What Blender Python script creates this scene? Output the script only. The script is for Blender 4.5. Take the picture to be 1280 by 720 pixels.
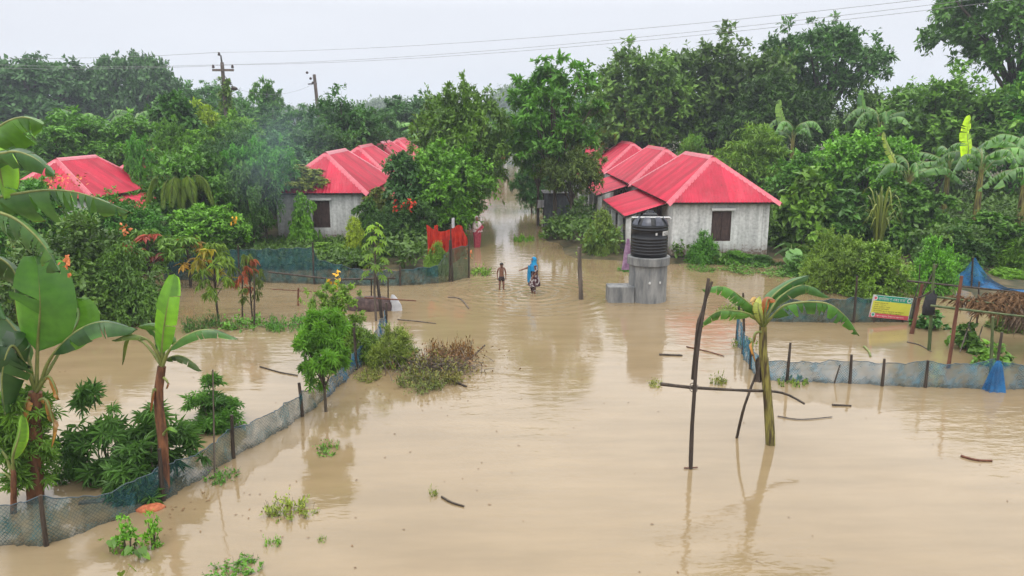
import bpy, bmesh, math, random
import numpy as np
from mathutils import Vector, Matrix

for o in list(bpy.data.objects):
    bpy.data.objects.remove(o)
SC = bpy.context.scene
COL = SC.collection
R = math.radians
PI = math.pi

# ------------------------------------------------------------------ camera
F = 967.0; H = 7.0
PT = math.atan(210 / F); YW = math.atan(18 / F)
cam = bpy.data.cameras.new('camera')
cam.sensor_width = 36; cam.lens = 36 * F / 1280; cam.clip_end = 5000; cam.clip_start = .1
co = bpy.data.objects.new('camera', cam); COL.objects.link(co)
co.location = (0, 0, H); co.rotation_euler = (PI / 2 - PT, 0, -YW)
SC.camera = co

# ------------------------------------------------------------------ light
EL, AZ = 58, 200
w = bpy.data.worlds.new('World'); SC.world = w; w.use_nodes = True
nt = w.node_tree; nt.nodes.clear()
def N(t, ty, **k):
    n = t.nodes.new(ty)
    for a, b in k.items():
        if a.startswith('i_'):
            n.inputs[a[2:].replace('_', ' ')].default_value = b
        else:
            setattr(n, a, b)
    return n
out = N(nt, 'ShaderNodeOutputWorld')
sky = N(nt, 'ShaderNodeTexSky', sky_type='NISHITA', sun_disc=False, sun_elevation=R(EL), sun_rotation=R(AZ), dust_density=3.0)
b1 = N(nt, 'ShaderNodeBackground'); b1.inputs[1].default_value = .1
b2 = N(nt, 'ShaderNodeBackground'); b2.inputs[1].default_value = 1.0
mx = N(nt, 'ShaderNodeMixShader'); mx.inputs[0].default_value = .94
tc = N(nt, 'ShaderNodeTexCoord'); sep = N(nt, 'ShaderNodeSeparateXYZ')
rmp = N(nt, 'ShaderNodeValToRGB')
e = rmp.color_ramp.elements
e[0].position = 0; e[0].color = (.82, .84, .90, 1)
e[1].position = 1; e[1].color = (2.7, 2.68, 2.62, 1)
m1 = e.new(.13); m1.color = (.82, .84, .90, 1)
m2 = e.new(.35); m2.color = (1.75, 1.76, 1.78, 1)
ns = N(nt, 'ShaderNodeTexNoise'); ns.inputs['Scale'].default_value = 2.2; ns.inputs['Detail'].default_value = 4
mp = N(nt, 'ShaderNodeMapping'); mp.inputs['Scale'].default_value = (1, 1, 4)
mr = N(nt, 'ShaderNodeMapRange'); mr.inputs['To Min'].default_value = .91; mr.inputs['To Max'].default_value = 1.09
mul = N(nt, 'ShaderNodeMixRGB', blend_type='MULTIPLY'); mul.inputs[0].default_value = 1
L = nt.links.new
L(tc.outputs['Generated'], sep.inputs[0]); L(sep.outputs[2], rmp.inputs[0])
L(tc.outputs['Generated'], mp.inputs[0]); L(mp.outputs[0], ns.inputs['Vector']); L(ns.outputs[0], mr.inputs[0])
L(rmp.outputs[0], mul.inputs[1]); L(mr.outputs[0], mul.inputs[2]); L(mul.outputs[0], b2.inputs[0])
L(sky.outputs[0], b1.inputs[0]); L(b1.outputs[0], mx.inputs[1]); L(b2.outputs[0], mx.inputs[2]); L(mx.outputs[0], out.inputs[0])
sl = bpy.data.lights.new('sun', 'SUN'); sl.energy = 1.1; sl.angle = R(25); sl.color = (1, .97, .92)
so = bpy.data.objects.new('sun', sl); COL.objects.link(so)
sd = Vector((math.sin(R(AZ)) * math.cos(R(EL)), math.cos(R(AZ)) * math.cos(R(EL)), math.sin(R(EL))))
so.rotation_euler = sd.to_track_quat('Z', 'Y').to_euler(); so.location = (0, -20, 40)
SC.view_settings.view_transform = 'Standard'; SC.view_settings.look = 'None'
SC.view_settings.exposure = 0.1; SC.view_settings.gamma = 1
SC.view_settings.use_curve_mapping = False
SC.render.engine = 'CYCLES'
cy = SC.cycles
cy.use_denoising = True
cy.max_bounces = 6; cy.diffuse_bounces = 2; cy.glossy_bounces = 2; cy.transmission_bounces = 2
cy.volume_bounces = 0; cy.transparent_max_bounces = 10
cy.caustics_reflective = False; cy.caustics_refractive = False
cy.use_adaptive_sampling = True; cy.adaptive_threshold = .02

# ------------------------------------------------------------------ measuring helpers (photo pixel -> place on the water or at a distance)
def ray(px, py):
    a = (px - 640) / F; v = (360 - py) / F
    y = math.cos(PT) + math.sin(PT) * v; z = -math.sin(PT) + math.cos(PT) * v
    return (a * math.cos(YW) + y * math.sin(YW), y * math.cos(YW) - a * math.sin(YW), z)
def G(px, py, z=0.0):
    d = ray(px, py); t = (z - H) / d[2]
    return Vector((d[0] * t, d[1] * t, z))
def P(px, py, Y):
    d = ray(px, py); t = Y / d[1]
    return Vector((d[0] * t, Y, H + d[2] * t))

# ------------------------------------------------------------------ object helpers
def thing(name, label, cat, loc=(0, 0, 0), rz=0, group=None):
    o = bpy.data.objects.new(name, None); COL.objects.link(o)
    o.location = loc; o.rotation_euler = (0, 0, rz); o.empty_display_size = .2
    o['label'] = label; o['category'] = cat
    if group: o['group'] = group
    return o
def tag(o, label, cat, group=None):
    o['label'] = label; o['category'] = cat
    if group: o['group'] = group
    return o
def kind(o, k, label=None, cat=None):
    o['kind'] = k
    if label: o['label'] = label; o['category'] = cat
    return o
def part(name, mesh, parent=None, color=None, label=None):
    o = bpy.data.objects.new(name, mesh); COL.objects.link(o)
    if parent: o.parent = parent
    if color: o.color = (*color, 1)
    if label: o['label'] = label
    return o
def copy_tree(o, parent=None):
    c = o.copy(); COL.objects.link(c)
    if parent: c.parent = parent
    for ch in list(o.children): copy_tree(ch, c)
    return c

class MB:
    """collects geometry with numpy and makes ONE mesh of it"""
    def __init__(s): s.v = []; s.t = []; s.q = []; s.a = []; s.n = 0
    def add(s, v, tris=None, quads=None, a=.5):
        v = np.asarray(v, float).reshape(-1, 3)
        if tris is not None and len(tris): s.t.append(np.asarray(tris, int).reshape(-1, 3) + s.n)
        if quads is not None and len(quads): s.q.append(np.asarray(quads, int).reshape(-1, 4) + s.n)
        s.v.append(v); s.a.append(np.broadcast_to(np.asarray(a, float), (len(v),))); s.n += len(v)
    def mesh(s, name, mat, smooth=False):
        me = bpy.data.meshes.new(name)
        v = np.concatenate(s.v); a = np.concatenate(s.a)
        t = np.concatenate(s.t) if s.t else np.zeros((0, 3), int)
        q = np.concatenate(s.q) if s.q else np.zeros((0, 4), int)
        me.vertices.add(len(v)); me.vertices.foreach_set('co', v.ravel())
        me.loops.add(t.size + q.size)
        me.loops.foreach_set('vertex_index', np.concatenate([t.ravel(), q.ravel()]))
        me.polygons.add(len(t) + len(q))
        st = np.concatenate([np.arange(len(t)) * 3, t.size + np.arange(len(q)) * 4])
        me.polygons.foreach_set('loop_start', st)
        me.polygons.foreach_set('use_smooth', np.full(len(t) + len(q), bool(smooth)))
        at = me.attributes.new('v', 'FLOAT', 'POINT'); at.data.foreach_set('value', a)
        me.update(calc_edges=True)
        me.materials.append(mat)
        return me
    def obj(s, name, mat, parent=None, smooth=False, color=None, label=None):
        return part(name, s.mesh(name, mat, smooth), parent, color, label)
    def box(s, lo, hi, a=.5):
        x0, y0, z0 = lo; x1, y1, z1 = hi
        v = [(x0, y0, z0), (x1, y0, z0), (x1, y1, z0), (x0, y1, z0), (x0, y0, z1), (x1, y0, z1), (x1, y1, z1), (x0, y1, z1)]
        s.add(v, quads=[(0, 3, 2, 1), (4, 5, 6, 7), (0, 1, 5, 4), (1, 2, 6, 5), (2, 3, 7, 6), (3, 0, 4, 7)], a=a)
        return s
    def tube(s, pts, rad, n=7, cap=True, a=.5, wob=0, rng=None):
        pts = np.asarray([tuple(p) for p in pts], float); m = len(pts)
        rad = np.broadcast_to(np.asarray(rad, float), (m,))
        tg = np.gradient(pts, axis=0); tg /= np.linalg.norm(tg, axis=1)[:, None] + 1e-9
        ref = np.array((0, 0, 1.)) if abs(tg[0][2]) < .9 else np.array((1., 0, 0))
        ang = np.arange(n) * 2 * PI / n
        V = []
        for i in range(m):
            x = np.cross(ref, tg[i]); x /= np.linalg.norm(x) + 1e-9; y = np.cross(tg[i], x); ref = np.cross(x, tg[i]) * -1 if False else ref
            r = rad[i] * (1 + (wob * (rng.random(n) - .5) if rng is not None else 0))
            V.append(pts[i] + (np.cos(ang) * r)[:, None] * x + (np.sin(ang) * r)[:, None] * y)
        V = np.concatenate(V)
        i = np.arange(m - 1)[:, None] * n; j = np.arange(n)[None]; k = (j + 1) % n
        q = np.stack([i + j, i + k, i + n + k, i + n + j], -1).reshape(-1, 4)
        s.add(V, quads=q, a=a)
        if cap:
            for r0, sg in ((0, -1), (m - 1, 1)):
                c = pts[r0]; ring = V[r0 * n:(r0 + 1) * n]
                t = [(0, 1 + (jj + 1) % n, 1 + jj) if sg < 0 else (0, 1 + jj, 1 + (jj + 1) % n) for jj in range(n)]
                s.add(np.vstack([c, ring]), tris=t, a=a)
        return s
    def lathe(s, prof, c=(0, 0, 0), n=32, a=.5, cap=True):
        ang = np.arange(n) * 2 * PI / n
        V = np.concatenate([np.stack([c[0] + r * np.cos(ang), c[1] + r * np.sin(ang), np.full(n, c[2] + z)], 1) for r, z in prof])
        m = len(prof); i = np.arange(m - 1)[:, None] * n; j = np.arange(n)[None]; k = (j + 1) % n
        s.add(V, quads=np.stack([i + j, i + k, i + n + k, i + n + j], -1).reshape(-1, 4), a=a)
        if cap:
            top = V[-n:]; s.add(np.vstack([top.mean(0), top]), tris=[(0, 1 + jj, 1 + (jj + 1) % n) for jj in range(n)], a=a)
        return s
    def loft(s, rings, n=14, a=.5, fold=0, seed=0, cap=True):
        """rings: (centre, rx, ry) horizontal ellipses bottom to top"""
        rg = np.random.default_rng(seed); ang = np.arange(n) * 2 * PI / n
        ph = rg.random(n) * 2 - 1; V = []
        for (c, rx, ry) in rings:
            k = 1 + fold * ph
            V.append(np.stack([c[0] + rx * np.cos(ang) * k, c[1] + ry * np.sin(ang) * k, np.full(n, c[2])], 1))
        V = np.concatenate(V); m = len(rings); i = np.arange(m - 1)[:, None] * n; j = np.arange(n)[None]; k = (j + 1) % n
        s.add(V, quads=np.stack([i + j, i + k, i + n + k, i + n + j], -1).reshape(-1, 4), a=a)
        if cap:
            top = V[-n:]; s.add(np.vstack([top.mean(0), top]), tris=[(0, 1 + jj, 1 + (jj + 1) % n) for jj in range(n)], a=a)
        return s
    def grid(s, Vg, a=.5):
        """Vg (m,n,3) grid of points; a scalar or (m,n)"""
        Vg = np.asarray(Vg, float); m, n = Vg.shape[:2]
        i = np.arange(m - 1)[:, None] * n; j = np.arange(n - 1)[None]
        aa = a if np.isscalar(a) else np.asarray(a).ravel()
        s.add(Vg.reshape(-1, 3), quads=np.stack([i + j, i + j + 1, i + n + j + 1, i + n + j], -1).reshape(-1, 4), a=aa)
        return s

def nrm(x): return x / (np.linalg.norm(x, axis=-1, keepdims=True) + 1e-9)
def runit(rng, *sh): return nrm(rng.normal(size=(*sh, 3)))

# leaf shapes: x across, y along, z off the face; unit length and width
def diamond(yw=.42, zt=-.06):
    return (np.array([(0, 0, 0), (.5, yw, .05), (0, 1, zt), (-.5, yw, .05)], float), np.array([(0, 1, 2), (0, 2, 3)]))
DIA = diamond(); LANCE = diamond(.4, -.22)
OVAL = (np.array([(0, 0, 0), (.36, .22, .05), (.5, .5, .06), (.3, .8, .0), (0, 1, -.14), (-.3, .8, 0), (-.5, .5, .06), (-.36, .22, .05), (0, .5, -.02)], float),
        np.array([(0, 1, 8), (1, 2, 8), (2, 3, 8), (3, 4, 8), (4, 5, 8), (5, 6, 8), (6, 7, 8), (7, 0, 8)]))
HEART = (np.array([(0, 0, 0), (.28, -.2, .03), (.52, .05, .06), (.46, .4, .05), (.22, .75, 0), (0, 1, -.12), (-.22, .75, 0), (-.46, .4, .05), (-.52, .05, .06), (-.28, -.2, .03), (0, .35, -.03)], float),
         np.array([(0, 1, 10), (1, 2, 10), (2, 3, 10), (3, 4, 10), (4, 5, 10), (5, 6, 10), (6, 7, 10), (7, 8, 10), (8, 9, 10), (9, 0, 10)]))
def palmate(n=7, span=250, wl=.17):
    V = []; T = []
    for k in range(n):
        an = R(-span / 2 + span * k / (n - 1)); l = .62 + .38 * math.cos(an * .6)
        d = np.array((math.sin(an), math.cos(an), 0)); p = np.array((d[1], -d[0], 0)); b = len(V)
        V += [np.zeros(3), d * l * .55 + p * wl * .5 + (0, 0, .03), d * l + np.array((0, 0, -.16)), d * l * .55 - p * wl * .5 + (0, 0, .03)]
        T += [(b, b + 1, b + 2), (b, b + 2, b + 3)]
    return (np.array(V), np.array(T))
PALM = palmate(); PAPA = palmate(9, 300, .3)

def leaves(mb, pos, d, n, Ln, Wd, tm, a):
    pos = pos.reshape(-1, 3); d = nrm(d.reshape(-1, 3)); n = n.reshape(-1, 3)
    s = nrm(np.cross(d, n)); n = np.cross(s, d)
    Ln = np.broadcast_to(np.asarray(Ln, float).ravel(), (len(pos),)); Wd = np.broadcast_to(np.asarray(Wd, float).ravel(), (len(pos),))
    tv, tt = tm; k = len(tv)
    V = pos[:, None] + tv[None, :, 0, None] * (s * Wd[:, None])[:, None] + tv[None, :, 1, None] * (d * Ln[:, None])[:, None] + tv[None, :, 2, None] * (n * Ln[:, None])[:, None]
    T = (np.arange(len(pos)) * k)[:, None, None] + tt[None]
    a = np.repeat(np.broadcast_to(np.asarray(a, float).ravel(), (len(pos),)), k)
    mb.add(V.reshape(-1, 3), tris=T.reshape(-1, 3), a=a)

def sprays(mb, rng, C, OUT, Rr, T, K, Ln, Wd, tm, out=.8, up=.25, droop=.25, ld=.15, side=.9, s0=.2, tuft=False, nup=1.0, va=(.1, .9)):
    """twigs of leaves springing from clump centres C (m,3)"""
    m = len(C)
    t = nrm(OUT[:, None] * out + runit(rng, m, T) * .9 + np.array((0, 0, up)))
    r = Rr[:, None] * (.55 + .6 * rng.random((m, T)) + .75 * rng.random((m, T)) ** 6)
    if tuft: s = np.clip(.82 + .18 * rng.random((m, T, K)), 0, 1)
    else: s = np.clip(s0 + (1 - s0) * (np.arange(K)[None, None] + rng.random((m, T, K))) / K, 0, 1.05)
    pos = C[:, None, None] + t[:, :, None] * (r[:, :, None] * s)[..., None]
    pos[..., 2] -= droop * r[:, :, None] * s ** 2
    tw = t[:, :, None] + np.zeros((m, T, K, 1)); tw[..., 2] -= 1.2 * droop * s
    d = tw * .7 + runit(rng, m, T, K) * side; d[..., 2] -= ld
    n = runit(rng, m, T, K) * .7 + OUT[:, None, None] * .35; n[..., 2] += nup
    lr = .65 + .7 * rng.random((m, T, K))
    cl = rng.random((m, 1, 1)) * .45 + rng.random((m, T, 1)) * .25
    a = va[0] + (va[1] - va[0]) * np.clip(cl + rng.random((m, T, K)) * .3 + .1 * (s - .5), 0, 1)
    leaves(mb, pos, d, n, Ln * lr, Wd * lr, tm, a)

def bez(pts, n):
    """smooth curve through points (Catmull-Rom)"""
    p = [np.asarray(tuple(q), float) for q in pts]
    p = [2 * p[0] - p[1]] + p + [2 * p[-1] - p[-2]]
    o = []; m = len(p) - 3
    for u in np.linspace(0, m - 1e-6, n):
        i = int(u); t = u - i; a, b, c, d = p[i:i + 4]
        o.append(.5 * ((2 * b) + (c - a) * t + (2 * a - 5 * b + 4 * c - d) * t * t + (3 * b - a - 3 * c + d) * t ** 3))
    return np.array(o)
# ------------------------------------------------------------------ materials
def newmat(name):
    m = bpy.data.materials.new(name); m.use_nodes = True; t = m.node_tree; t.nodes.clear()
    o = N(t, 'ShaderNodeOutputMaterial'); p = N(t, 'ShaderNodeBsdfPrincipled'); t.links.new(p.outputs[0], o.inputs[0])
    return m, t, p, o
def noise_col(t, scale, c0, c1, lo=.35, hi=.65, det=5, sc=(1, 1, 1), coord='Object', rough=.6):
    tcn = N(t, 'ShaderNodeTexCoord'); mpn = N(t, 'ShaderNodeMapping'); mpn.inputs['Scale'].default_value = sc
    nn = N(t, 'ShaderNodeTexNoise'); nn.inputs['Scale'].default_value = scale; nn.inputs['Detail'].default_value = det; nn.inputs['Roughness'].default_value = rough
    rr = N(t, 'ShaderNodeValToRGB'); el = rr.color_ramp.elements
    el[0].position = lo; el[0].color = (*c0, 1); el[1].position = hi; el[1].color = (*c1, 1)
    t.links.new(tcn.outputs[coord], mpn.inputs[0]); t.links.new(mpn.outputs[0], nn.inputs['Vector']); t.links.new(nn.outputs[0], rr.inputs[0])
    return rr, nn
def mixc(t, fac, a, b, mode='MIX'):
    m = N(t, 'ShaderNodeMixRGB', blend_type=mode)
    for i, x in ((0, fac), (1, a), (2, b)):
        if isinstance(x, (int, float)): m.inputs[i].default_value = x
        elif isinstance(x, tuple): m.inputs[i].default_value = (*x, 1)
        else: t.links.new(x, m.inputs[i])
    return m.outputs[0]
def bumpn(t, p, h, s=.3, d=.02):
    b = N(t, 'ShaderNodeBump'); b.inputs['Strength'].default_value = s; b.inputs['Distance'].default_value = d
    t.links.new(h, b.inputs['Height']); t.links.new(b.outputs[0], p.inputs['Normal']); return b
def rough_mat(name, c0, c1, scale=6, rough=.85, sc=(1, 1, 1), bump=.3, lo=.35, hi=.65, spec=.3, bd=.01, metal=0):
    m, t, p, o = newmat(name)
    rr, nn = noise_col(t, scale, c0, c1, lo, hi, sc=sc)
    t.links.new(rr.outputs[0], p.inputs['Base Color'])
    p.inputs['Roughness'].default_value = rough; p.inputs['Specular IOR Level'].default_value = spec; p.inputs['Metallic'].default_value = metal
    if bump: bumpn(t, p, nn.outputs[0], bump, bd)
    return m

def leaf_mat(name, rough=.42, trans=.15, spec=.32, rib=False):
    m, t, p, o = newmat(name); lk = t.links.new
    oi = N(t, 'ShaderNodeObjectInfo'); at = N(t, 'ShaderNodeAttribute', attribute_name='v')
    lo = mixc(t, 1, oi.outputs['Color'], (.48, .53, .46), 'MULTIPLY'); hi = mixc(t, 1, oi.outputs['Color'], (3.7, 2.85, 1.4), 'MULTIPLY')
    c = mixc(t, at.outputs['Fac'], lo, hi)
    # a few yellowing or brown leaves
    gt = N(t, 'ShaderNodeMath', operation='GREATER_THAN'); gt.inputs[1].default_value = .965
    lk(at.outputs['Fac'], gt.inputs[0]); c = mixc(t, gt.outputs[0], c, (.17, .13, .03))
    if rib:
        rr, nn = noise_col(t, 3, (.75, .75, .8), (1.15, 1.12, 1.0), sc=(1, 1, 1))
        c = mixc(t, 1, c, rr.outputs[0], 'MULTIPLY')
    lk(c, p.inputs['Base Color']); p.inputs['Roughness'].default_value = rough; p.inputs['Specular IOR Level'].default_value = spec
    tr = N(t, 'ShaderNodeBsdfTranslucent'); lk(mixc(t, 1, c, (1.5, 1.7, .7), 'MULTIPLY'), tr.inputs[0])
    ms = N(t, 'ShaderNodeMixShader'); ms.inputs[0].default_value = trans
    lk(p.outputs[0], ms.inputs[1]); lk(tr.outputs[0], ms.inputs[2]); lk(ms.outputs[0], o.inputs[0])
    return m

M = {}
M['leaf'] = leaf_mat('wet_leaves')
M['bleaf'] = leaf_mat('banana_leaf', .34, .25, .5, rib=True)
M['bark'] = rough_mat('bark', (.05, .04, .03), (.13, .105, .08), 5, .9, (1, 1, .3), .6, bd=.03)
M['wood'] = rough_mat('wet_pole_wood', (.018, .013, .01), (.07, .052, .04), 9, .6, (1, 1, .15), .4)
M['greywood'] = rough_mat('weathered_wood', (.06, .048, .04), (.15, .12, .1), 8, .75, (1, 1, .15), .4)
M['bamboo'] = rough_mat('green_bamboo', (.035, .06, .02), (.10, .125, .05), 7, .5, (1, 1, .3), .2)
M['rust'] = rough_mat('rusty_post', (.07, .026, .018), (.17, .07, .04), 9, .8, (1, 1, .2), .3)
M['bstem'] = rough_mat('banana_stem', (.045, .03, .016), (.22, .2, .05), 5, .6, (3, 3, .35), .3, .4, .62)
M['bstemred'] = rough_mat('banana_stem_dry', (.05, .022, .014), (.2, .085, .04), 6, .7, (2, 2, .4), .4)
M['petiole'] = rough_mat('petiole', (.12, .15, .04), (.2, .22, .07), 6, .5, bump=0)
M['drybrown'] = rough_mat('dead_leaf', (.09, .05, .025), (.24, .14, .07), 8, .9, bump=.2)
M['thatch'] = rough_mat('thatch_straw', (.13, .09, .06), (.36, .27, .2), 14, .9, (1, 1, 1), .4)
M['concrete'] = rough_mat('concrete', (.10, .105, .11), (.24, .24, .235), 3.2, .85, (1.3, 1.3, .3), .3)
M['pipe'] = rough_mat('white_pvc', (.6, .6, .6), (.75, .75, .74), 5, .4, bump=0)
M['white'] = rough_mat('white_paint', (.42, .42, .42), (.52, .52, .51), 5, .6, bump=0)
M['whitecloth'] = rough_mat('white_cloth', (.38, .38, .4), (.5, .5, .52), 7, .9, bump=.2)
M['black'] = rough_mat('black_cloth', (.012, .012, .014), (.03, .03, .033), 9, .7)
M['iron'] = rough_mat('dark_iron', (.03, .03, .032), (.07, .065, .06), 9, .6)
M['wire'] = rough_mat('wire', (.2, .2, .21), (.26, .26, .27), 1, .6, bump=0)
M['ins'] = rough_mat('insulator', (.03, .02, .018), (.05, .03, .025), 3, .3, bump=0)
M['skin'] = rough_mat('skin', (.13, .06, .04), (.18, .085, .055), 12, .5, bump=0)
M['skin2'] = rough_mat('skin_light', (.2, .1, .07), (.26, .135, .09), 12, .5, bump=0)
M['hair'] = rough_mat('hair', (.006, .005, .005), (.014, .012, .011), 20, .5)
M['redcloth'] = rough_mat('red_cloth', (.3, .012, .006), (.45, .028, .01), 4, .85, bump=.15)
M['bluecloth'] = rough_mat('blue_scarf', (.006, .13, .3), (.012, .22, .42), 6, .85, bump=.2)
M['pinkcloth'] = rough_mat('crimson_sari', (.2, .018, .035), (.34, .06, .08), 14, .85, bump=.2)
M['paleshawl'] = rough_mat('pale_shawl', (.36, .28, .28), (.55, .48, .47), 14, .85, bump=.2)
M['purple'] = rough_mat('purple_cloth', (.2, .1, .19), (.36, .24, .35), 6, .9, bump=.2)
M['pattern'] = rough_mat('patterned_cotton', (.04, .012, .016), (.33, .3, .3), 9, .85, bump=0, lo=.5, hi=.58)
M['shorts'] = rough_mat('dark_shorts', (.012, .01, .012), (.09, .06, .06), 16, .8, bump=0, lo=.45, hi=.7)
M['blacktank'] = rough_mat('black_plastic', (.004, .004, .006), (.008, .008, .011), 4, .4, bump=0, spec=.35)
M['tankdip'] = rough_mat('grey_blue_plastic', (.02, .022, .035), (.05, .055, .08), 6, .3, bump=0, spec=.5)
M['terracotta'] = rough_mat('terracotta', (.25, .08, .04), (.42, .15, .08), 8, .85)
M['yellow'] = rough_mat('yellow_flower', (.6, .3, .02), (.75, .42, .03), 8, .7, bump=0)
M['orange'] = rough_mat('orange_leaf', (.5, .13, .04), (.65, .25, .1), 12, .7, bump=0)
M['shutter'] = rough_mat('brown_shutter', (.035, .02, .018), (.075, .045, .038), 6, .6, (2, 2, .6), .15)
M['dark'] = rough_mat('dark_plinth', (.02, .019, .018), (.06, .055, .05), 5, .9)
M['door'] = rough_mat('grey_tin_door', (.07, .085, .1), (.16, .18, .2), 3, .6, (1, 1, .4), .1)
M['maroon'] = rough_mat('maroon_door', (.12, .02, .03), (.2, .045, .05), 4, .6)
M['rope'] = rough_mat('rope', (.2, .2, .2), (.4, .38, .36), 4, .9, bump=0)
M['brick'] = rough_mat('wet_brick', (.3, .07, .03), (.5, .17, .08), 14, .8)

# corrugated red tin: sheets vary a little, dust and small stains
m, t, p, o = newmat('red_tin')
rr, nn = noise_col(t, 1.1, (.29, .007, .024), (.45, .018, .05), .3, .7, 6)
r2, n2 = noise_col(t, 7, (.62, .55, .5), (1.05, 1.05, 1.05), .26, .40, 4, (1, 1, 1))
r3, n3 = noise_col(t, .7, (0, 0, 0), (1, 1, 1), .52, .72, 5, (1, 1, 1))
c = mixc(t, 1, rr.outputs[0], r2.outputs[0], 'MULTIPLY')
f_ = N(t, 'ShaderNodeMath', operation='MULTIPLY'); t.links.new(r3.outputs[0], f_.inputs[0]); f_.inputs[1].default_value = .35
c = mixc(t, f_.outputs[0], c, (.46, .10, .12))
at = N(t, 'ShaderNodeAttribute', attribute_name='v'); mv = N(t, 'ShaderNodeMapRange'); mv.inputs['To Min'].default_value = .72; mv.inputs['To Max'].default_value = 1.22; t.links.new(at.outputs['Fac'], mv.inputs[0])
c = mixc(t, 1, c, mv.outputs[0], 'MULTIPLY')
t.links.new(c, p.inputs['Base Color'])
mrr = N(t, 'ShaderNodeMapRange'); mrr.inputs['To Min'].default_value = .4; mrr.inputs['To Max'].default_value = .7; t.links.new(nn.outputs[0], mrr.inputs[0]); t.links.new(mrr.outputs[0], p.inputs['Roughness'])
p.inputs['Specular IOR Level'].default_value = .3
M['tin'] = m
M['tincap'] = rough_mat('red_tin_cap', (.42, .05, .08), (.5, .1, .13), 3, .33, bump=0, spec=.5)  # same tin as the roof, paler: wet sky sheen put into the colour

# stained lime plaster: streaks from the eaves, rising damp above the plinth
m, t, p, o = newmat('stained_plaster')
ra, na = noise_col(t, 2.6, (.27, .27, .265), (.6, .6, .59), .3, .62, 6, (1.6, 1.6, .16))
rb, nb = noise_col(t, 7, (.17, .17, .16), (.58, .58, .57), .36, .6, 6)
c = mixc(t, .35, ra.outputs[0], rb.outputs[0])
tcn = N(t, 'ShaderNodeTexCoord'); sp = N(t, 'ShaderNodeSeparateXYZ'); t.links.new(tcn.outputs['Object'], sp.inputs[0])
ad = N(t, 'ShaderNodeMath', operation='MULTIPLY_ADD'); ad.inputs[1].default_value = 1.7
t.links.new(nb.outputs[0], ad.inputs[0]); 
ng = N(t, 'ShaderNodeMath', operation='SUBTRACT'); ng.inputs[0].default_value = .42; t.links.new(sp.outputs[2], ng.inputs[1]); t.links.new(ng.outputs[0], ad.inputs[2])
mr2 = N(t, 'ShaderNodeMapRange'); mr2.inputs['From Min'].default_value = .45; mr2.inputs['From Max'].default_value = .95; t.links.new(ad.outputs[0], mr2.inputs[0])
t.links.new(mixc(t, mr2.outputs[0], c, (.12, .085, .06)), p.inputs['Base Color']); p.inputs['Roughness'].default_value = .9
bumpn(t, p, nb.outputs[0], .2, .01)
M['plaster'] = m

# flood water: opaque silt, ripples, rings round the waders
m, t, p, o = newmat('flood_water'); lk = t.links.new
rr, nn = noise_col(t, .1, (.208, .15, .081), (.264, .202, .123), .35, .68, 4, coord='Object', sc=(1, .5, 1))
r2, n2 = noise_col(t, .9, (.88, .87, .85), (1.07, 1.06, 1.06), .33, .67, 6, sc=(.35, 1.6, 1))
lk(mixc(t, 1, rr.outputs[0], r2.outputs[0], 'MULTIPLY'), p.inputs['Base Color'])
p.inputs['Roughness'].default_value = .06; p.inputs['IOR'].default_value = 1.5; p.inputs['Specular IOR Level'].default_value = .5
tcn = N(t, 'ShaderNodeTexCoord')
def nz(scale, sc, det=2, dist=0):
    a = N(t, 'ShaderNodeMapping'); a.inputs['Scale'].default_value = sc; lk(tcn.outputs['Object'], a.inputs[0])
    b = N(t, 'ShaderNodeTexNoise'); b.inputs['Scale'].default_value = scale; b.inputs['Detail'].default_value = det; b.inputs['Distortion'].default_value = dist
    lk(a.outputs[0], b.inputs['Vector']); return b.outputs[0]
def mth(op, a, b=0.0, c=None):
    n = N(t, 'ShaderNodeMath', operation=op)
    for i, x in enumerate((a, b) + ((c,) if c is not None else ())):
        if isinstance(x, (int, float)): n.inputs[i].default_value = x
        else: lk(x, n.inputs[i])
    return n.outputs[0]
h1 = nz(1.6, (.55, 1.5, 1), 3, .5); h2 = nz(6, (.6, 1.5, 1), 2, .3); calm = nz(.16, (1, .6, 1), 2)
amp = N(t, 'ShaderNodeMapRange'); amp.inputs['From Min'].default_value = .42; amp.inputs['From Max'].default_value = .62; amp.inputs['To Min'].default_value = .25; amp.inputs['To Max'].default_value = 1
lk(calm, amp.inputs[0])
hh = mth('MULTIPLY', mth('ADD', mth('MULTIPLY', h1, 1.0), mth('MULTIPLY', h2, .28)), amp.outputs[0])
def rings(cx, cy, lam, reach, k):
    vm = N(t, 'ShaderNodeVectorMath', operation='DISTANCE'); lk(tcn.outputs['Object'], vm.inputs[0]); vm.inputs[1].default_value = (cx, cy, 0)
    d = mth('ADD', vm.outputs['Value'], mth('MULTIPLY', h1, .35))
    s = mth('SINE', mth('MULTIPLY', d, 2 * PI / lam))
    f = mth('MAXIMUM', mth('SUBTRACT', 1, mth('DIVIDE', d, reach)), 0)
    return mth('MULTIPLY', mth('MULTIPLY', s, mth('MULTIPLY', f, f)), k)
for args in ((1.47, 31.1, .55, 6.5, .8), (.15, 31.9, .5, 5.5, .75), (-1.4, 43.3, .5, 3, .3), (-3.3, 12.3, .5, 1.2, .2), (8.2, 11.2, .22, .9, .14), (7.2, 11.6, .2, .8, .1)):
    hh = mth('ADD', hh, rings(*args))
# scattered drizzle rings
vo = N(t, 'ShaderNodeTexVoronoi', feature='F1'); vo.inputs['Scale'].default_value = .55; lk(tcn.outputs['Object'], vo.inputs['Vector'])
dr = mth('MULTIPLY', mth('SINE', mth('MULTIPLY', vo.outputs['Distance'], 60)), mth('MAXIMUM', mth('SUBTRACT', 1, mth('MULTIPLY', vo.outputs['Distance'], 6)), 0))
hh = mth('ADD', hh, mth('MULTIPLY', dr, .05))
bumpn(t, p, hh, .36, .05)
M['water'] = m

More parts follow.
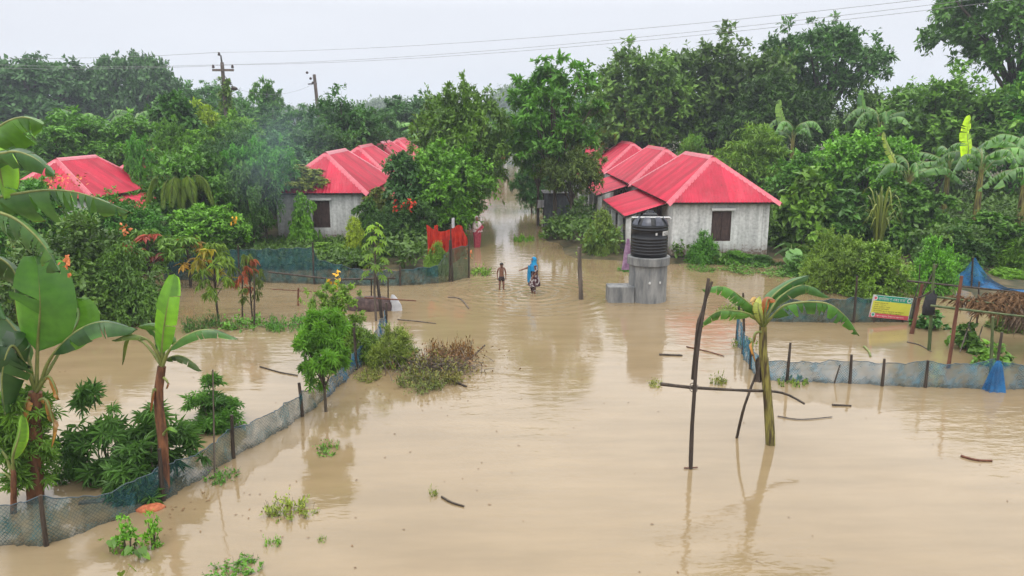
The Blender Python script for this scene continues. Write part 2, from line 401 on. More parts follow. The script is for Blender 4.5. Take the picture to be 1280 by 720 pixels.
M['mud'] = rough_mat('mud', (.03, .035, .015), (.11, .085, .045), 1.3, .8, bump=.5, bd=.03)
M['hill'] = rough_mat('hill_green', (.02, .045, .02), (.05, .09, .035), .3, .9, bump=0)

def net_mat(name, c0, c1, op, scale=2.5):
    m, t, p, o = newmat(name); lk = t.links.new
    rr, nn = noise_col(t, scale, c0, c1, .3, .7, 4, coord='Object')
    lk(rr.outputs[0], p.inputs['Base Color']); p.inputs['Roughness'].default_value = .8
    tr = N(t, 'ShaderNodeBsdfTransparent'); ms = N(t, 'ShaderNodeMixShader')
    mp_ = N(t, 'ShaderNodeMapRange'); mp_.inputs['From Min'].default_value = .3; mp_.inputs['From Max'].default_value = .7
    mp_.inputs['To Min'].default_value = op - .16; mp_.inputs['To Max'].default_value = min(op + .16, .97)
    lk(nn.outputs[0], mp_.inputs[0])
    # knotted mesh: crossing strands along the length ('d') and the height ('h'), torn or clogged here and there ('v')
    at = N(t, 'ShaderNodeAttribute', attribute_name='v'); ad_ = N(t, 'ShaderNodeAttribute', attribute_name='d'); ah_ = N(t, 'ShaderNodeAttribute', attribute_name='h')
    def mm(op, a, b=0.0):
        n = N(t, 'ShaderNodeMath', operation=op)
        for i_, x in enumerate((a, b)):
            if isinstance(x, (int, float)): n.inputs[i_].default_value = x
            else: lk(x, n.inputs[i_])
        return n.outputs[0]
    s1 = mm('ABSOLUTE', mm('SINE', mm('MULTIPLY', mm('ADD', ad_.outputs['Fac'], ah_.outputs['Fac']), PI / .075)))
    s2_ = mm('ABSOLUTE', mm('SINE', mm('MULTIPLY', mm('SUBTRACT', ad_.outputs['Fac'], ah_.outputs['Fac']), PI / .075)))
    strand = mm('LESS_THAN', mm('MINIMUM', s1, s2_), .38)
    fa = mm('ADD', mm('ADD', mm('SUBTRACT', mp_.outputs[0], .38), mm('MULTIPLY', at.outputs['Fac'], .42)), mm('MULTIPLY', strand, .26))
    low = mm('MAXIMUM', mm('SUBTRACT', .16, ah_.outputs['Fac']), 0)
    fa = mm('MINIMUM', mm('MAXIMUM', mm('ADD', fa, mm('MULTIPLY', low, 2.0)), .05), .97)
    lk(mixc(t, mm('MINIMUM', mm('MULTIPLY', low, 4.0), .5), rr.outputs[0], (.11, .085, .05)), p.inputs['Base Color'])
    lk(fa, ms.inputs[0]); lk(tr.outputs[0], ms.inputs[1]); lk(p.outputs[0], ms.inputs[2]); lk(ms.outputs[0], o.inputs[0])
    return m
M['netgrey'] = net_mat('grey_green_net', (.005, .042, .05), (.018, .09, .1), .62)
M['netblue'] = net_mat('blue_net', (.008, .06, .115), (.022, .13, .22), .66)
M['netpale'] = net_mat('pale_blue_net', (.012, .09, .15), (.035, .16, .24), .62)
M['netteal'] = net_mat('dark_teal_net', (.004, .034, .04), (.014, .08, .086), .95)
M['netbright'] = net_mat('bright_blue_net', (.008, .09, .25), (.02, .16, .38), .72)
M['netgreen'] = net_mat('old_green_net', (.03, .055, .025), (.07, .1, .05), .85)
# ------------------------------------------------------------------ ground, water, hills
rng = np.random.default_rng(7)
def ground_z(x, y):
    bank = 38.5 + .8 * np.sin(x * .5) + np.where(x < 0, -1.6, 0)
    z = np.clip((y - bank) * .16, -.5, .22)
    lane = np.exp(-((x - .2) / 3.2) ** 4)
    z = z * (1 - lane) + lane * -.5
    right = np.clip((x - 17.8 - .25 * (y - 27)) * .3, -.5, .25) * (y > 20); z = np.maximum(z, np.where(right > -.45, right - .16, -9))
    for (cx, cy_, rx, ry, hh_) in ((-10.3, 26.6, 4.5, 1.0, .53), (-1.8, 20.6, 1.7, 1.2, .48), (3.4, 46, 3.0, 3.2, .56), (-9.5, 30, 1.5, 1.5, .42), (-13.5, 27.5, 2.5, 2, .55)):
        z = np.maximum(z, -.5 + hh_ * np.exp(-((x - cx) / rx) ** 2 - ((y - cy_) / ry) ** 2))
    return z
xs = np.concatenate([[-900, -500, -250, -140, -90], np.arange(-60, 60.1, 1.0), [90, 140, 250, 500, 900]])
ys = np.concatenate([[-60, -30, -10], np.arange(0, 100, 1.0), [120, 150, 200, 300, 450, 700, 1000]])
X, Y = np.meshgrid(xs, ys); Z = ground_z(X, Y) + .05 * np.sin(X * 1.7 + Y) * np.cos(Y * 1.3)
g = MB().grid(np.stack([X, Y, Z], -1)).obj('ground', M['mud'], smooth=True); kind(g, 'structure', 'brown silt ground rising out of the flood under the trees', 'ground')
mb = MB(); mb.add([(-900, -60, 0), (900, -60, 0), (900, 1000, 0), (-900, 1000, 0)], quads=[(0, 1, 2, 3)])
o = mb.obj('water', M['water']); kind(o, 'structure', 'muddy beige flood water covering yard and lane', 'flood water')

# far hills
mb = MB()
xs = np.linspace(-420, 420, 120); ys = np.linspace(400, 640, 24)
X, Y = np.meshgrid(xs, ys)
def hz(x, y):
    b = 5 + 3 * np.sin(x * .021) + 2 * np.sin(x * .053 + 1)
    for cx, hgt, wd_ in ((-62, 14, 26), (8, 15, 17), (44, 9, 20), (-140, 6, 40), (170, 9, 60)): b = b + hgt * np.exp(-((x - cx) / wd_) ** 2)
    return b * np.exp(-((y - 480) / 60) ** 2)
mb.grid(np.stack([X, Y, hz(X, Y) - .5], -1))
kind(mb.obj('hills', M['hill'], smooth=True), 'structure', 'distant hazy wooded hills on the skyline', 'hills')
mb = MB()
n = 1500; cx = rng.uniform(-300, 300, n); cyy = rng.uniform(440, 490, n)
C = np.stack([cx, cyy, hz(cx, cyy) + 1], 1)
sprays(mb, rng, C, np.tile((0, -.3, .8), (n, 1)), np.full(n, 5.0), 5, 6, 1.9, 1.3, DIA, droop=.1, side=1.2)
o = mb.obj('hill_woods', M['leaf'], color=(.035, .075, .03)); kind(o, 'stuff', 'wooded cover of the distant hills', 'woods')

# far wood that reads as one mass behind the village
mb = MB(); n = 1600
cx = rng.uniform(-170, 190, n); cyy = rng.uniform(118, 170, n)
top = np.where(cx < 0, 4.6, 6.2) + 1.6 * np.sin(cx * .09) + 1.2 * np.sin(cx * .23 + 2) + np.where(cx > 10, 1.2, 0)
C = np.stack([cx, cyy, rng.uniform(.2, 1, n) ** .6 * top], 1)
sprays(mb, rng, C, np.tile((0, -.4, .8), (n, 1)), np.full(n, 2.6), 7, 8, .75, .45, DIA, droop=.1, side=1.2)
o = mb.obj('distant_woods', M['leaf'], color=(.045, .1, .028)); kind(o, 'stuff', 'distant woods behind the red roofed village', 'woods')

# ------------------------------------------------------------------ tin roofed houses
HW, HL, EO, EZ, RZ = 2.42, 10.2, .38, 3.05, 5.13
def corr(mb, p0, p1, ua, ub, top_a, amp=.021, per=.19):
    """corrugated sheet between eave p0-p1 and a top edge that starts at ua and ends at ub along the eave"""
    p0, p1, ta = (np.asarray(q, float) for q in (p0, p1, top_a))
    e = p1 - p0; Lg = np.linalg.norm(e); e /= Lg
    s = ta - p0; s = s - e * (s @ e); hgt = np.linalg.norm(s); s /= hgt; nn = np.cross(e, s)
    if nn[2] < 0: nn = -nn
    u = np.arange(0, Lg + .001, per / 4); u = np.append(u, Lg) if Lg - u[-1] > .004 else u
    off = amp * np.sin(u * 2 * PI / per)
    hmax = np.where(u < ua, u / max(ua, 1e-6), np.where(u > ub, (Lg - u) / max(Lg - ub, 1e-6), 1)) * hgt
    rows = []
    for f in (0, .34, .67, 1):
        rows.append(p0 + e * u[:, None] + s * (hmax * f)[:, None] + nn * (off + .004 * math.sin(f * 9))[:, None])
    sh = np.random.default_rng(int(abs(p0[0] * 37 + p0[1] * 91 + Lg * 13)) % 9973); sid = (u / .78).astype(int); val = sh.uniform(.1, .9, sid.max() + 1)[sid]
    mb.grid(np.stack(rows, 0), a=np.tile(val, (4, 1)))
def capstrip(mb, a, b, sa, sb, wd=.19, drop=.055, lift=.035):
    a, b = np.asarray(a, float), np.asarray(b, float); g = []
    for p in (a, b):
        g.append([p + np.asarray(sa) * wd + (0, 0, lift - drop * 1.4), p + np.asarray(sa) * wd * .5 + (0, 0, lift - drop * .4), p + (0, 0, lift + .02), p + np.asarray(sb) * wd * .5 + (0, 0, lift - drop * .4), p + np.asarray(sb) * wd + (0, 0, lift - drop * 1.4)])
    mb.grid(np.array(g))
def make_house(side):
    """side -1: veranda on the -x side (right-hand row), +1: veranda on +x"""
    root = thing('tin_roof_house', 'x', 'house')
    wl, hw = .13, HW
    mb = MB()      # walls, front one with a window opening
    wx0, wx1, wz0, wz1 = -.46, .54, .98, 2.5
    mb.box((-hw, 0, .25), (wx0, wl, EZ)); mb.box((wx1, 0, .25), (hw, wl, EZ)); mb.box((wx0, 0, .25), (wx1, wl, wz0)); mb.box((wx0, 0, wz1), (wx1, wl, EZ))
    mb.box((-hw, wl, .25), (-hw + wl, HL, EZ)); mb.box((hw - wl, wl, .25), (hw, HL, EZ)); mb.box((-hw + wl, HL - wl, .25), (hw - wl, HL, EZ))
    mb.obj('wall', M['plaster'], root)
    for x in (-hw - .02, hw - .28): MB().box((x, -.035, .25), (x + .30, -.003, EZ - .02)).obj('pilaster', M['plaster'], root)
    for y in (0, 3.3, 6.6, HL - .3):
        for x in (-hw - .035, hw + .003): MB().box((x, y, .25), (x + .032, y + .28, EZ - .02)).obj('pilaster', M['plaster'], root)
    MB().box((-hw - .03, -.05, -.6), (hw + .03, HL + .05, .247)).obj('plinth', M['dark'], root)
    # window
    fr = MB()
    fr.box((wx0, .02, wz0), (wx0 + .05, .1, wz1)); fr.box((wx1 - .05, .02, wz0), (wx1, .1, wz1)); fr.box((wx0 + .05, .02, wz1 - .05), (wx1 - .05, .1, wz1)); fr.box((wx0 + .05, .02, wz0), (wx1 - .05, .1, wz0 + .05))
    fo = fr.obj('window', M['shutter'], root)
    mid = (wx0 + wx1) / 2
    for a, b in ((wx0 + .055, mid - .006), (mid + .006, wx1 - .055)):
        s_ = MB().box((a, .05, wz0 + .055), (b, .075, wz1 - .055))
        zm = (wz0 + wz1) / 2
        for z0, z1 in ((wz0 + .06, zm - .03), (zm + .03, wz1 - .06)):
            s_.box((a + .03, .03, z0 + .03), (b - .03, .047, z1 - .03))
        s_.obj('shutter', M['shutter'], fo)
    MB().box((wx0 - .06, -.19, wz1 + .06), (wx1 + .14, -.004, wz1 + .17)).obj('lintel', M['white'], root)
    # roof
    x0, x1, y0, y1 = -hw - EO, hw + EO, -EO, HL + EO
    ra, rb = np.array((0, y0 + 2.55, RZ)), np.array((0, y1 - 2.55, RZ))
    c = [np.array((x0, y0, EZ - .06)), np.array((x1, y0, EZ - .06)), np.array((x1, y1, EZ - .06)), np.array((x0, y1, EZ - .06))]
    W2 = (x1 - x0) / 2; LL = y1 - y0
    mb = MB()
    corr(mb, c[0], c[1], W2, W2, ra); corr(mb, c[3], c[2], W2, W2, rb)
    corr(mb, c[0], c[3], 2.55, LL - 2.55, ra); corr(mb, c[1], c[2], 2.55, LL - 2.55, ra)
    rf = mb.obj('roof', M['tin'], root, smooth=True)
    q = .7071; cp = MB()
    capstrip(cp, ra + (0, -.12, 0), rb + (0, .12, 0), (1, 0, 0), (-1, 0, 0), .2, .12)
    for a, b, sa, sb in ((c[0], ra, (-q, q, 0), (q, -q, 0)), (c[1], ra, (q, q, 0), (-q, -q, 0)), (c[3], rb, (-q, -q, 0), (q, q, 0)), (c[2], rb, (q, -q, 0), (-q, q, 0))):
        d = nrm((a - b)[None])[0]
        capstrip(cp, a + d * .12, b, sa, sb, .2, .11)
    cp.obj('ridge_cap', M['tincap'], rf)
    eb = MB()
    eb.box((x0 + .1, y0 + .1, EZ - .17), (x1 - .1, y0 + .16, EZ - .08)); eb.box((x0 + .1, y1 - .16, EZ - .17), (x1 - .1, y1 - .1, EZ - .08))
    eb.box((x0 + .1, y0 + .161, EZ - .17), (x0 + .16, y1 - .161, EZ - .08)); eb.box((x1 - .16, y0 + .161, EZ - .17), (x1 - .1, y1 - .161, EZ - .08))
    eb.obj('eave_beam', M['wood'], root)
    # veranda: lower lean-to roof on concrete posts along the lane
    s = side; yi0, yi1 = 1.2, HL - .5
    inn0 = np.array((s * (hw + .06), yi0, EZ - .26)); inn1 = np.array((s * (hw + .06), yi1, EZ - .26))
    ou0 = np.array((s * (hw + 2.25), yi0, 2.12)); ou1 = np.array((s * (hw + 2.25), yi1, 2.12))
    mb = MB(); corr(mb, ou0, ou1, 0, yi1 - yi0, inn0); 
    vr = mb.obj('veranda_roof', M['tin'], root, smooth=True)
    rb_ = MB().tube([ou0 + (0, .05, -.07), ou1 + (0, -.05, -.07)], .045, 6)
    for yy in np.linspace(yi0 + .1, yi1 - .1, 5): rb_.tube([(s * (hw + .1), yy, EZ - .36), (s * (hw + 2.2), yy, 2.05)], .03, 5)
    rb_.obj('rafter', M['wood'], vr)
    for yy in (yi0 + .35, 4.2, 6.9, yi1 - .3):
        MB().box((s * (hw + 2.0) - .13, yy - .13, -.5), (s * (hw + 2.0) + .13, yy + .13, 2.02)).obj('pillar', M['plaster'], root)
    MB().box((min(s * hw, s * (hw + 2.3)) + .04, yi0 - .1, -.6), (max(s * hw, s * (hw + 2.3)) - .04, yi1, .22)).obj('veranda_floor', M['dark'], root)
    for yy, mt in ((2.9, 'maroon'), (5.0, 'shutter'), (7.4, 'maroon')):
        wdw = mt == 'shutter'; z0, z1 = (1.1, 2.1) if wdw else (.26, 2.35)
        xa = s * (hw + .004); xb = s * (hw + .05)
        d = MB().box((min(xa, xb), yy, z0), (max(xa, xb), yy + .85, z1)).obj('window' if wdw else 'door', M[mt], root)
        f = MB(); xc = s * (hw + .07)
        for a_, b_ in ((yy - .07, yy - .003), (yy + .853, yy + .92)): f.box((min(xa, xc), a_, z0), (max(xa, xc), b_, z1 + .07))
        f.box((min(xa, xc), yy - .002, z1 + .003), (max(xa, xc), yy + .852, z1 + .07)); f.obj('frame', M['shutter'], d)
    return root
hr = make_house(-1); hlft = make_house(1)
def place_house(src, x, y, label, group, first=False, rz=0):
    o = src if first else copy_tree(src)
    o.location = (x, y, 0); o.rotation_euler.z = rz; o['label'] = label; o['group'] = group; return o
RX = 11.28; gr = 'red tin roofed houses along the flooded lane'
place_house(hr, RX, 38.75, 'whitewashed red tin roofed house with brown shuttered window beside the black water tank', gr, True)
place_house(hr, RX, 50.3, 'red tin roofed house directly behind the whitewashed one, its veranda roof above the porch shrub', gr)
place_house(hr, RX, 63.1, 'third red hip roof from the front in the row right of the lane', gr)
place_house(hr, RX, 76.1, 'farthest small red roof of the row right of the lane, at the treetops', gr)
LX = -10.1
place_house(hlft, LX, 44.2, 'red roofed house overgrown with creeper and with a dark open window, left of the lane', gr, True)
place_house(hlft, LX, 55.2, 'second red ridge left of the lane, just behind the creeper covered house', gr)
place_house(hlft, LX, 66.0, 'third red ridge left of the lane between the second house and the dark trees', gr)
place_house(hlft, LX, 77.6, 'farthest red roof left of the lane beside the big round tree', gr)
fl_ = place_house(hlft, -24.75, 42.9, 'red roofed house at the far left above the arching banana leaf', gr); fl_.scale = (1, .72, .95)
place_house(hlft, -24.0, 53.0, 'red roof showing only in pieces through foliage behind the palm fronds', gr)
place_house(hlft, -25.2, 66.3, 'red roof glimpsed in scraps below the vine covered power pole', gr)
place_house(hlft, -3.4, 96, 'small red roof glimpsed over the far end of the lane', gr)

# grey tin shed behind the trees on the right of the lane, and its screen of sheets
t_ = thing('tin_shed', 'grey sheet metal shed in the shade behind the lane tree trunks', 'shed', (4.4, 51.5, 0))
mb = MB(); corr(mb, (-1.3, 0, -.3), (.6, 0, -.3), 0, 1.9, (-1.3, 0, 2.2), .012, .1); mb.obj('wall', M['door'], t_)
MB().box((-1.4, -.3, 2.22), (.7, 2.4, 2.27)).obj('roof', M['iron'], t_)
for x in (-1.32, .62): MB().box((x - .05, .03, -.4), (x + .05, .13, 2.2)).obj('post', M['wood'], t_)

# ------------------------------------------------------------------ power poles and lines
def pole(px, ptop, Yd, label, tall):
    b = P(px, 150, Yd); top = P(px, ptop, Yd).z
    t = thing('power_pole', label, 'power pole', (b.x, Yd, 0), group='power poles above the trees')
    MB().tube([(0, 0, -.5), (0, 0, top * .5), (0, 0, top - .55)], [.24, .2, .16], 8).obj('post', M['greywood'], t)
    return t, b.x, top
pt, pxx, pz = pole(283, 70, 72, 'power pole wrapped in green vine with a crossarm, on the left skyline', True)
MB().box((-.85, -.22, pz - 1.32), (1.05, -.12, pz - 1.12)).obj('crossarm', M['greywood'], pt)
MB().tube([(0, -.02, pz - .75), (-.05, -.02, pz + .05)], [.09, .06], 6).obj('pin', M['iron'], pt)
tips = [(-.15, pz + .15), (-.75, pz - .92), (.95, pz - .92)]
for x, z in tips: MB().lathe([(.05, -.15), (.13, -.1), (.13, 0), (.08, .05), (.11, .1), (.03, .17)], (x, -.17, z), 8).obj('insulator', M['ins'], pt)
MB().lathe([(.05, 0), (.28, .08), (.3, .25), (.1, .38)], (.95, -.1, pz - 3.0), 10).obj('lamp', M['ins'], pt)
MB().tube([(.1, -.15, pz - 1.6), (.95, -.12, pz - 2.75)], .03, 5).obj('bracket', M['iron'], pt)
mb = MB(); k = 60; zz = rng.uniform(pz - 8, pz - 1.7, k); an = rng.uniform(0, 2 * PI, k)
C = np.stack([.2 * np.cos(an), .2 * np.sin(an), zz], 1); OU = np.stack([np.cos(an), np.sin(an), 0 * an], 1)
sprays(mb, rng, C, OU, np.full(k, .42), 5, 7, .26, .17, DIA, droop=.4); mb.obj('vine', M['leaf'], pt, color=(.055, .12, .025))
p2, p2x, p2z = pole(403, 86, 84, 'bare leaning tip of a second power pole, above the smoky trees', False)
p2.rotation_euler.y = R(-3)
MB().box((-.75, -.06, p2z - 1.55), (.2, .04, p2z - 1.43)).obj('bracket', M['iron'], p2)
for x, z in ((-.7, p2z - .35), (-.4, p2z - .95), (-.2, p2z - 1.4)): MB().lathe([(.05, -.12), (.14, -.06), (.14, .05), (.05, .14)], (x, -.1, z), 8).obj('insulator', M['ins'], p2)
def cable(a, b, sag, label, r=.018, grp='overhead power wires'):
    a, b = np.asarray(tuple(a)), np.asarray(tuple(b)); u = np.linspace(0, 1, 40)[:, None]
    pts = a + (b - a) * u; pts[:, 2] -= sag * 4 * (u[:, 0] * (1 - u[:, 0]))
    tag(MB().tube(pts, r, 5).obj('power_wire', M['wire']), label, 'wire', grp)
ends_r = [(1110, 4, 40, -10), (1110, 4, 40, 0), (1110, 8, 40, 0)]
for i, (x, z) in enumerate(tips):
    a = Vector((pxx + x, 71.83, z + .15))
    rr_ = P(1400, (-30, -24, -17)[i], 36)
    cable(a, rr_, .75, ('topmost of the three bundled power wires crossing the sky', 'middle power wire of the three crossing the sky', 'lowest power wire of the three crossing the sky')[i], .011)
    cable(a, P(-40, (72, 79, 84)[i], 80), .25, ('topmost wire leaving the vine clad pole to the left', 'middle wire leaving the vine clad pole to the left', 'lowest wire leaving the vine clad pole to the left')[i], .015)
cable((pxx + .95, 71.9, pz - 2.75), (p2x - .3, 83.9, p2z - 1.3), .9, 'slack thin service wire strung between the two power poles', .012)
# ------------------------------------------------------------------ trees and shrubs: prototypes (one mesh per part, shared), nominal width w and height h
def lobes(rng, nl, w, z0, z1, lob, top=1.0):
    """limb ends: centres and radii of the crown's masses"""
    C = []; 
    for i in range(nl):
        f = (i + .5) / nl; an = i * 2.4 + rng.uniform(-.4, .4)
        z = z0 + (z1 - z0) * (f ** .8)
        prof = math.sin(PI * min(1, .18 + .74 * f ** 1.1)) ** .75
        r = (w / 2 - lob * .8) * prof * rng.uniform(.55, 1.05)
        C.append((r * math.cos(an), r * math.sin(an), z))
    return np.array(C), lob * rng.uniform(.75, 1.2, nl)
def make_tree(seed, w, h, z0, nl, lob, clumps, T, K, Ln, Wd, tm=DIA, trunk=.16, out=.8, up=.25, droop=.25, ld=.15, tuft=False, flat=.75, stray=2):
    rng = np.random.default_rng(seed)
    LC, LR = lobes(rng, nl, w, z0 + lob * .5, h - lob * .7, lob)
    fk = np.array((0, 0, max(z0 * .8, h * .18)))
    tb = MB()
    tb.tube([(0, 0, -.6), (.03, 0, fk[2] * .5), fk, (0, .05, fk[2] + (h - fk[2]) * .45)], [trunk * 1.25, trunk, trunk * .85, trunk * .4], 8, wob=.2, rng=rng)
    for c in LC:
        md = fk + (c - fk) * .5 + np.array((0, 0, .12 * np.linalg.norm(c - fk)))
        st = fk + (0, 0, rng.uniform(-.1, .2) * h * .5 * (rng.random()))
        p = bez([st, md + rng.normal(size=3) * .15, c, c + (c - md) * .25], 9)
        tb.tube(p, np.linspace(trunk * .55, trunk * .1, 9), 5, wob=.15, rng=rng)
    mb = MB(); CC = []; OO = []; RR = []
    for c, r in zip(LC, LR):
        d = runit(rng, clumps); d[:, 2] = np.abs(d[:, 2]) * 1.0 - .35 * rng.random(clumps); d = nrm(d)
        rr = r * rng.uniform(.45, 1.0, clumps)
        q = c + d * rr[:, None] * (1, 1, flat)
        glob = nrm(q - np.array((0, 0, (z0 + h) * .45))); CC.append(q); OO.append(nrm(d * .7 + glob * .5)); RR.append(np.full(clumps, r * .55))
    sprays(mb, rng, np.concatenate(CC), np.concatenate(OO), np.concatenate(RR), T, K, Ln, Wd, tm, out, up, droop, ld, tuft=tuft)
    ne = max(1, nl * stray); k = rng.integers(0, nl, ne); dd = nrm(nrm(LC[k] - np.array((0, 0, (z0 + h) * .45))) + runit(rng, ne) * .7 + (0, 0, .25)); q = LC[k] + dd * (LR[k] * rng.uniform(.85, 1.2, ne))[:, None]
    sprays(mb, rng, q, dd, LR[k] * .42, max(3, T // 2), K, Ln, Wd, tm, .9, up + .1, droop, ld, tuft=tuft, va=(.4, .95))
    for a_, b_ in zip(LC[k], q): tb.tube([a_, (a_ + b_) / 2 + rng.normal(size=3) * .06, b_], [trunk * .14, trunk * .09, trunk * .05], 3, cap=False)
    return dict(w=w, h=h, parts=[('trunk', tb.mesh('trunk', M['bark'], True)), ('crown', mb.mesh('crown', M['leaf']))])
def make_shrub(seed, w, h, n, r, T, K, Ln, Wd, tm=DIA, out=.7, up=.3, droop=.2, ld=.1, stems=6, dome=.8, tuft=False, side=.9, pet=False):
    rng = np.random.default_rng(seed)
    nl = max(5, min(16, n // 14)); la = np.arange(nl) * 2.4 + rng.uniform(-.5, .5, nl); lf = np.sqrt((np.arange(nl) + .4) / nl)
    lh = h * np.clip((1 - .55 * lf ** 2) * rng.uniform(.6, 1.08, nl), .2, 1); lh[0] = h * .95; lw = w * rng.uniform(.13, .24, nl)
    k = rng.integers(0, nl, n); f = rng.random(n) ** .6; an = rng.uniform(0, 2 * PI, n); zf = rng.random(n) ** .8
    rr_ = lw[k] * f * np.sqrt(np.clip(1 - ((zf - .45) / .62) ** 2, .03, 1))
    C = np.stack([(w * .5 - lw[k] * .8) * lf[k] * np.cos(la[k]) * rng.uniform(.85, 1.1) + rr_ * np.cos(an), (w * .5 - lw[k] * .8) * lf[k] * np.sin(la[k]) + rr_ * np.sin(an), .05 + zf * (lh[k] - r * .6)], 1)
    up_ = rng.random(n) < .05; C[up_, 2] += r * .5
    O = nrm(C - np.array((0, 0, h * .2)))
    mb = MB(); sprays(mb, rng, C, O, np.full(n, r), T, K, Ln, Wd, tm, out, up, droop, ld, tuft=tuft, side=side)
    sb = MB()
    for i in range(stems):
        c = C[rng.integers(n)]; b = np.array((c[0] * .18, c[1] * .18, -.5))
        sb.tube(bez([b, b + (c - b) * .5 + rng.normal(size=3) * .05, c], 6), np.linspace(.035, .012, 6), 5)
    return dict(w=w, h=h, parts=[('stem', sb.mesh('stem', M['bark'], True)), ('foliage', mb.mesh('foliage', M['leaf']))])

PR = {}
PR['broad'] = make_tree(1, 8, 9, 1.6, 15, 1.7, 15, 8, 10, .34, .17)
PR['broad2'] = make_tree(2, 8, 9, 1.2, 17, 1.55, 15, 8, 10, .37, .14, LANCE, droop=.35, ld=.35)
PR['broad3'] = make_tree(3, 8, 9, 2.2, 13, 1.9, 15, 8, 10, .36, .185)
PR['umbrella'] = make_tree(4, 11, 14, 7.2, 17, 1.75, 13, 8, 9, .40, .19, trunk=.26, flat=.5, up=.1, out=1)
PR['open'] = make_tree(5, 14, 16, 8.5, 22, 1.75, 12, 8, 9, .40, .2, trunk=.34, flat=.55)
PR['banyan'] = make_tree(6, 20, 14, 4, 34, 2.5, 16, 7, 8, .62, .38, trunk=.6, flat=.6, up=.35, stray=0)
PR['sparse'] = make_tree(7, 5.5, 9.5, 3.0, 16, .95, 9, 7, 7, .36, .16, LANCE, trunk=.12, up=.5, droop=.3, stray=3)
PR['column'] = make_tree(8, 3.4, 7.5, .6, 15, .95, 14, 8, 8, .32, .2, trunk=.14, droop=.45, ld=.5)
PR['low'] = make_tree(9, 6, 6, .5, 17, 1.25, 13, 8, 8, .28, .14, trunk=.11)
PR['lane'] = make_tree(26, 6, 6.5, 2.9, 14, 1.05, 11, 8, 8, .27, .11, LANCE, trunk=.09, droop=.35, ld=.25)
PR['pumpkin'] = make_shrub(29, 2, 1.6, 34, .3, 3, 3, .3, .28, HEART, droop=.3, ld=.5, stems=10)
PR['casstree'] = make_tree(27, 2, 3.2, 1.0, 12, .45, 5, 4, 3, .3, .3, PALM, trunk=.06, out=.9, droop=.15, ld=.35, tuft=True)
PR['low2'] = make_tree(10, 6, 6, .4, 18, 1.2, 13, 8, 8, .28, .1, LANCE, trunk=.11, droop=.4, ld=.3)
PR['bamboo'] = make_shrub(11, 6, 6, 330, 1.0, 8, 11, .28, .075, LANCE, out=.9, up=.5, droop=.55, ld=.4, dome=1)
PR['vine'] = make_shrub(12, 5, 4, 260, .55, 7, 8, .2, .17, HEART, out=.8, up=.1, droop=.5, ld=.5)
PR['shrub'] = make_shrub(13, 4, 3.2, 230, .55, 8, 9, .17, .09)
PR['shrub2'] = make_shrub(14, 4, 3.2, 230, .5, 8, 9, .19, .085, LANCE, droop=.4, ld=.35)
PR['fine'] = make_shrub(15, 4, 3.2, 340, .6, 8, 11, .13, .05, up=.55, out=.8)
PR['finetall'] = make_tree(28, 3, 3.2, .5, 15, .5, 7, 7, 9, .13, .055, DIA, trunk=.03, up=.6, droop=.2)
PR['bigleaf'] = make_shrub(16, 3.5, 4, 150, .45, 6, 6, .36, .27, HEART, out=.8, up=.2, droop=.3, ld=.6)
PR['cassava'] = make_shrub(17, 2, 2, 40, .36, 4, 3, .34, .34, PALM, out=.9, up=.2, droop=.1, ld=.35, tuft=True, stems=9)
PR['cassava2'] = make_shrub(18, 2, 2, 42, .34, 4, 3, .32, .32, PALM, out=.9, up=.25, droop=.1, ld=.3, tuft=True, stems=9)
def make_mango(seed):
    rng = np.random.default_rng(seed); w, h = 1.7, 3.0
    sb = MB(); sb.tube([(0, 0, -.5), (.03, .02, 1), (0, 0, 2.1), (.05, 0, 2.7)], [.045, .038, .03, .012], 6)
    C = []; 
    for i in range(17):
        z = 1.05 + 1.75 * (i / 16) ** .8; a = i * 2.4; r = .62 * math.sin(PI * min(1, .25 + .7 * i / 16)) * rng.uniform(.6, 1)
        c = (r * math.cos(a), r * math.sin(a), z); C.append(c)
        sb.tube(bez([(0, 0, z - .45), (c[0] * .5, c[1] * .5, z - .15), c], 5), np.linspace(.018, .008, 5), 4)
    C = np.array(C); m1, m2 = MB(), MB()
    old = np.arange(17) % 3 != 2
    for mb, s in ((m1, old), (m2, ~old)):
        c = C[s]; sprays(mb, rng, c, nrm(c * (1, 1, 0) + (0, 0, .3)), np.full(len(c), .3), 5, 7, .3, .065, LANCE, out=.6, up=.3, droop=.5, ld=1.0, side=.7)
    return dict(w=w, h=h, parts=[('stem', sb.mesh('stem', M['wood'], True)), ('foliage', m1.mesh('foliage', M['leaf'])), ('young_leaves', m2.mesh('young_leaves', M['leaf']))])
PR['mango'] = make_mango(21); PR['mango2'] = make_mango(22)
def make_papaya(seed):
    rng = np.random.default_rng(seed); sb = MB(); sb.tube([(0, 0, -.5), (.05, 0, 1), (-.08, 0, 2.2), (-.1, 0, 3.0)], [.07, .06, .045, .02], 7)
    mb = MB(); k = 26; i = np.arange(k); a = i * 2.4; z = 1.5 + 1.45 * (i / k); r = .75 * (1 - .6 * (i / k) ** 2)
    tip = np.stack([-.08 + r * np.cos(a), r * np.sin(a), z + .28 - .35 * (1 - i / k)], 1)
    for j in range(k): sb.tube(bez([(-.06, 0, z[j] - .05), (tip[j] + (-.06, 0, z[j])) / 2 + (0, 0, .12), tip[j]], 5), .012, 4)
    d = np.stack([np.cos(a), np.sin(a), -.45 + 0 * a], 1); n = np.stack([np.cos(a) * .5, np.sin(a) * .5, 1 + 0 * a], 1)
    leaves(mb, tip - d * .1, d, n, .36, .36, PAPA, .35 + .6 * (i / k) ** 2 * .95)
    return dict(w=1.7, h=3.15, parts=[('stem', sb.mesh('stem', M['greywood'], True)), ('foliage', mb.mesh('foliage', M['leaf']))])
PR['papaya'] = make_papaya(23)
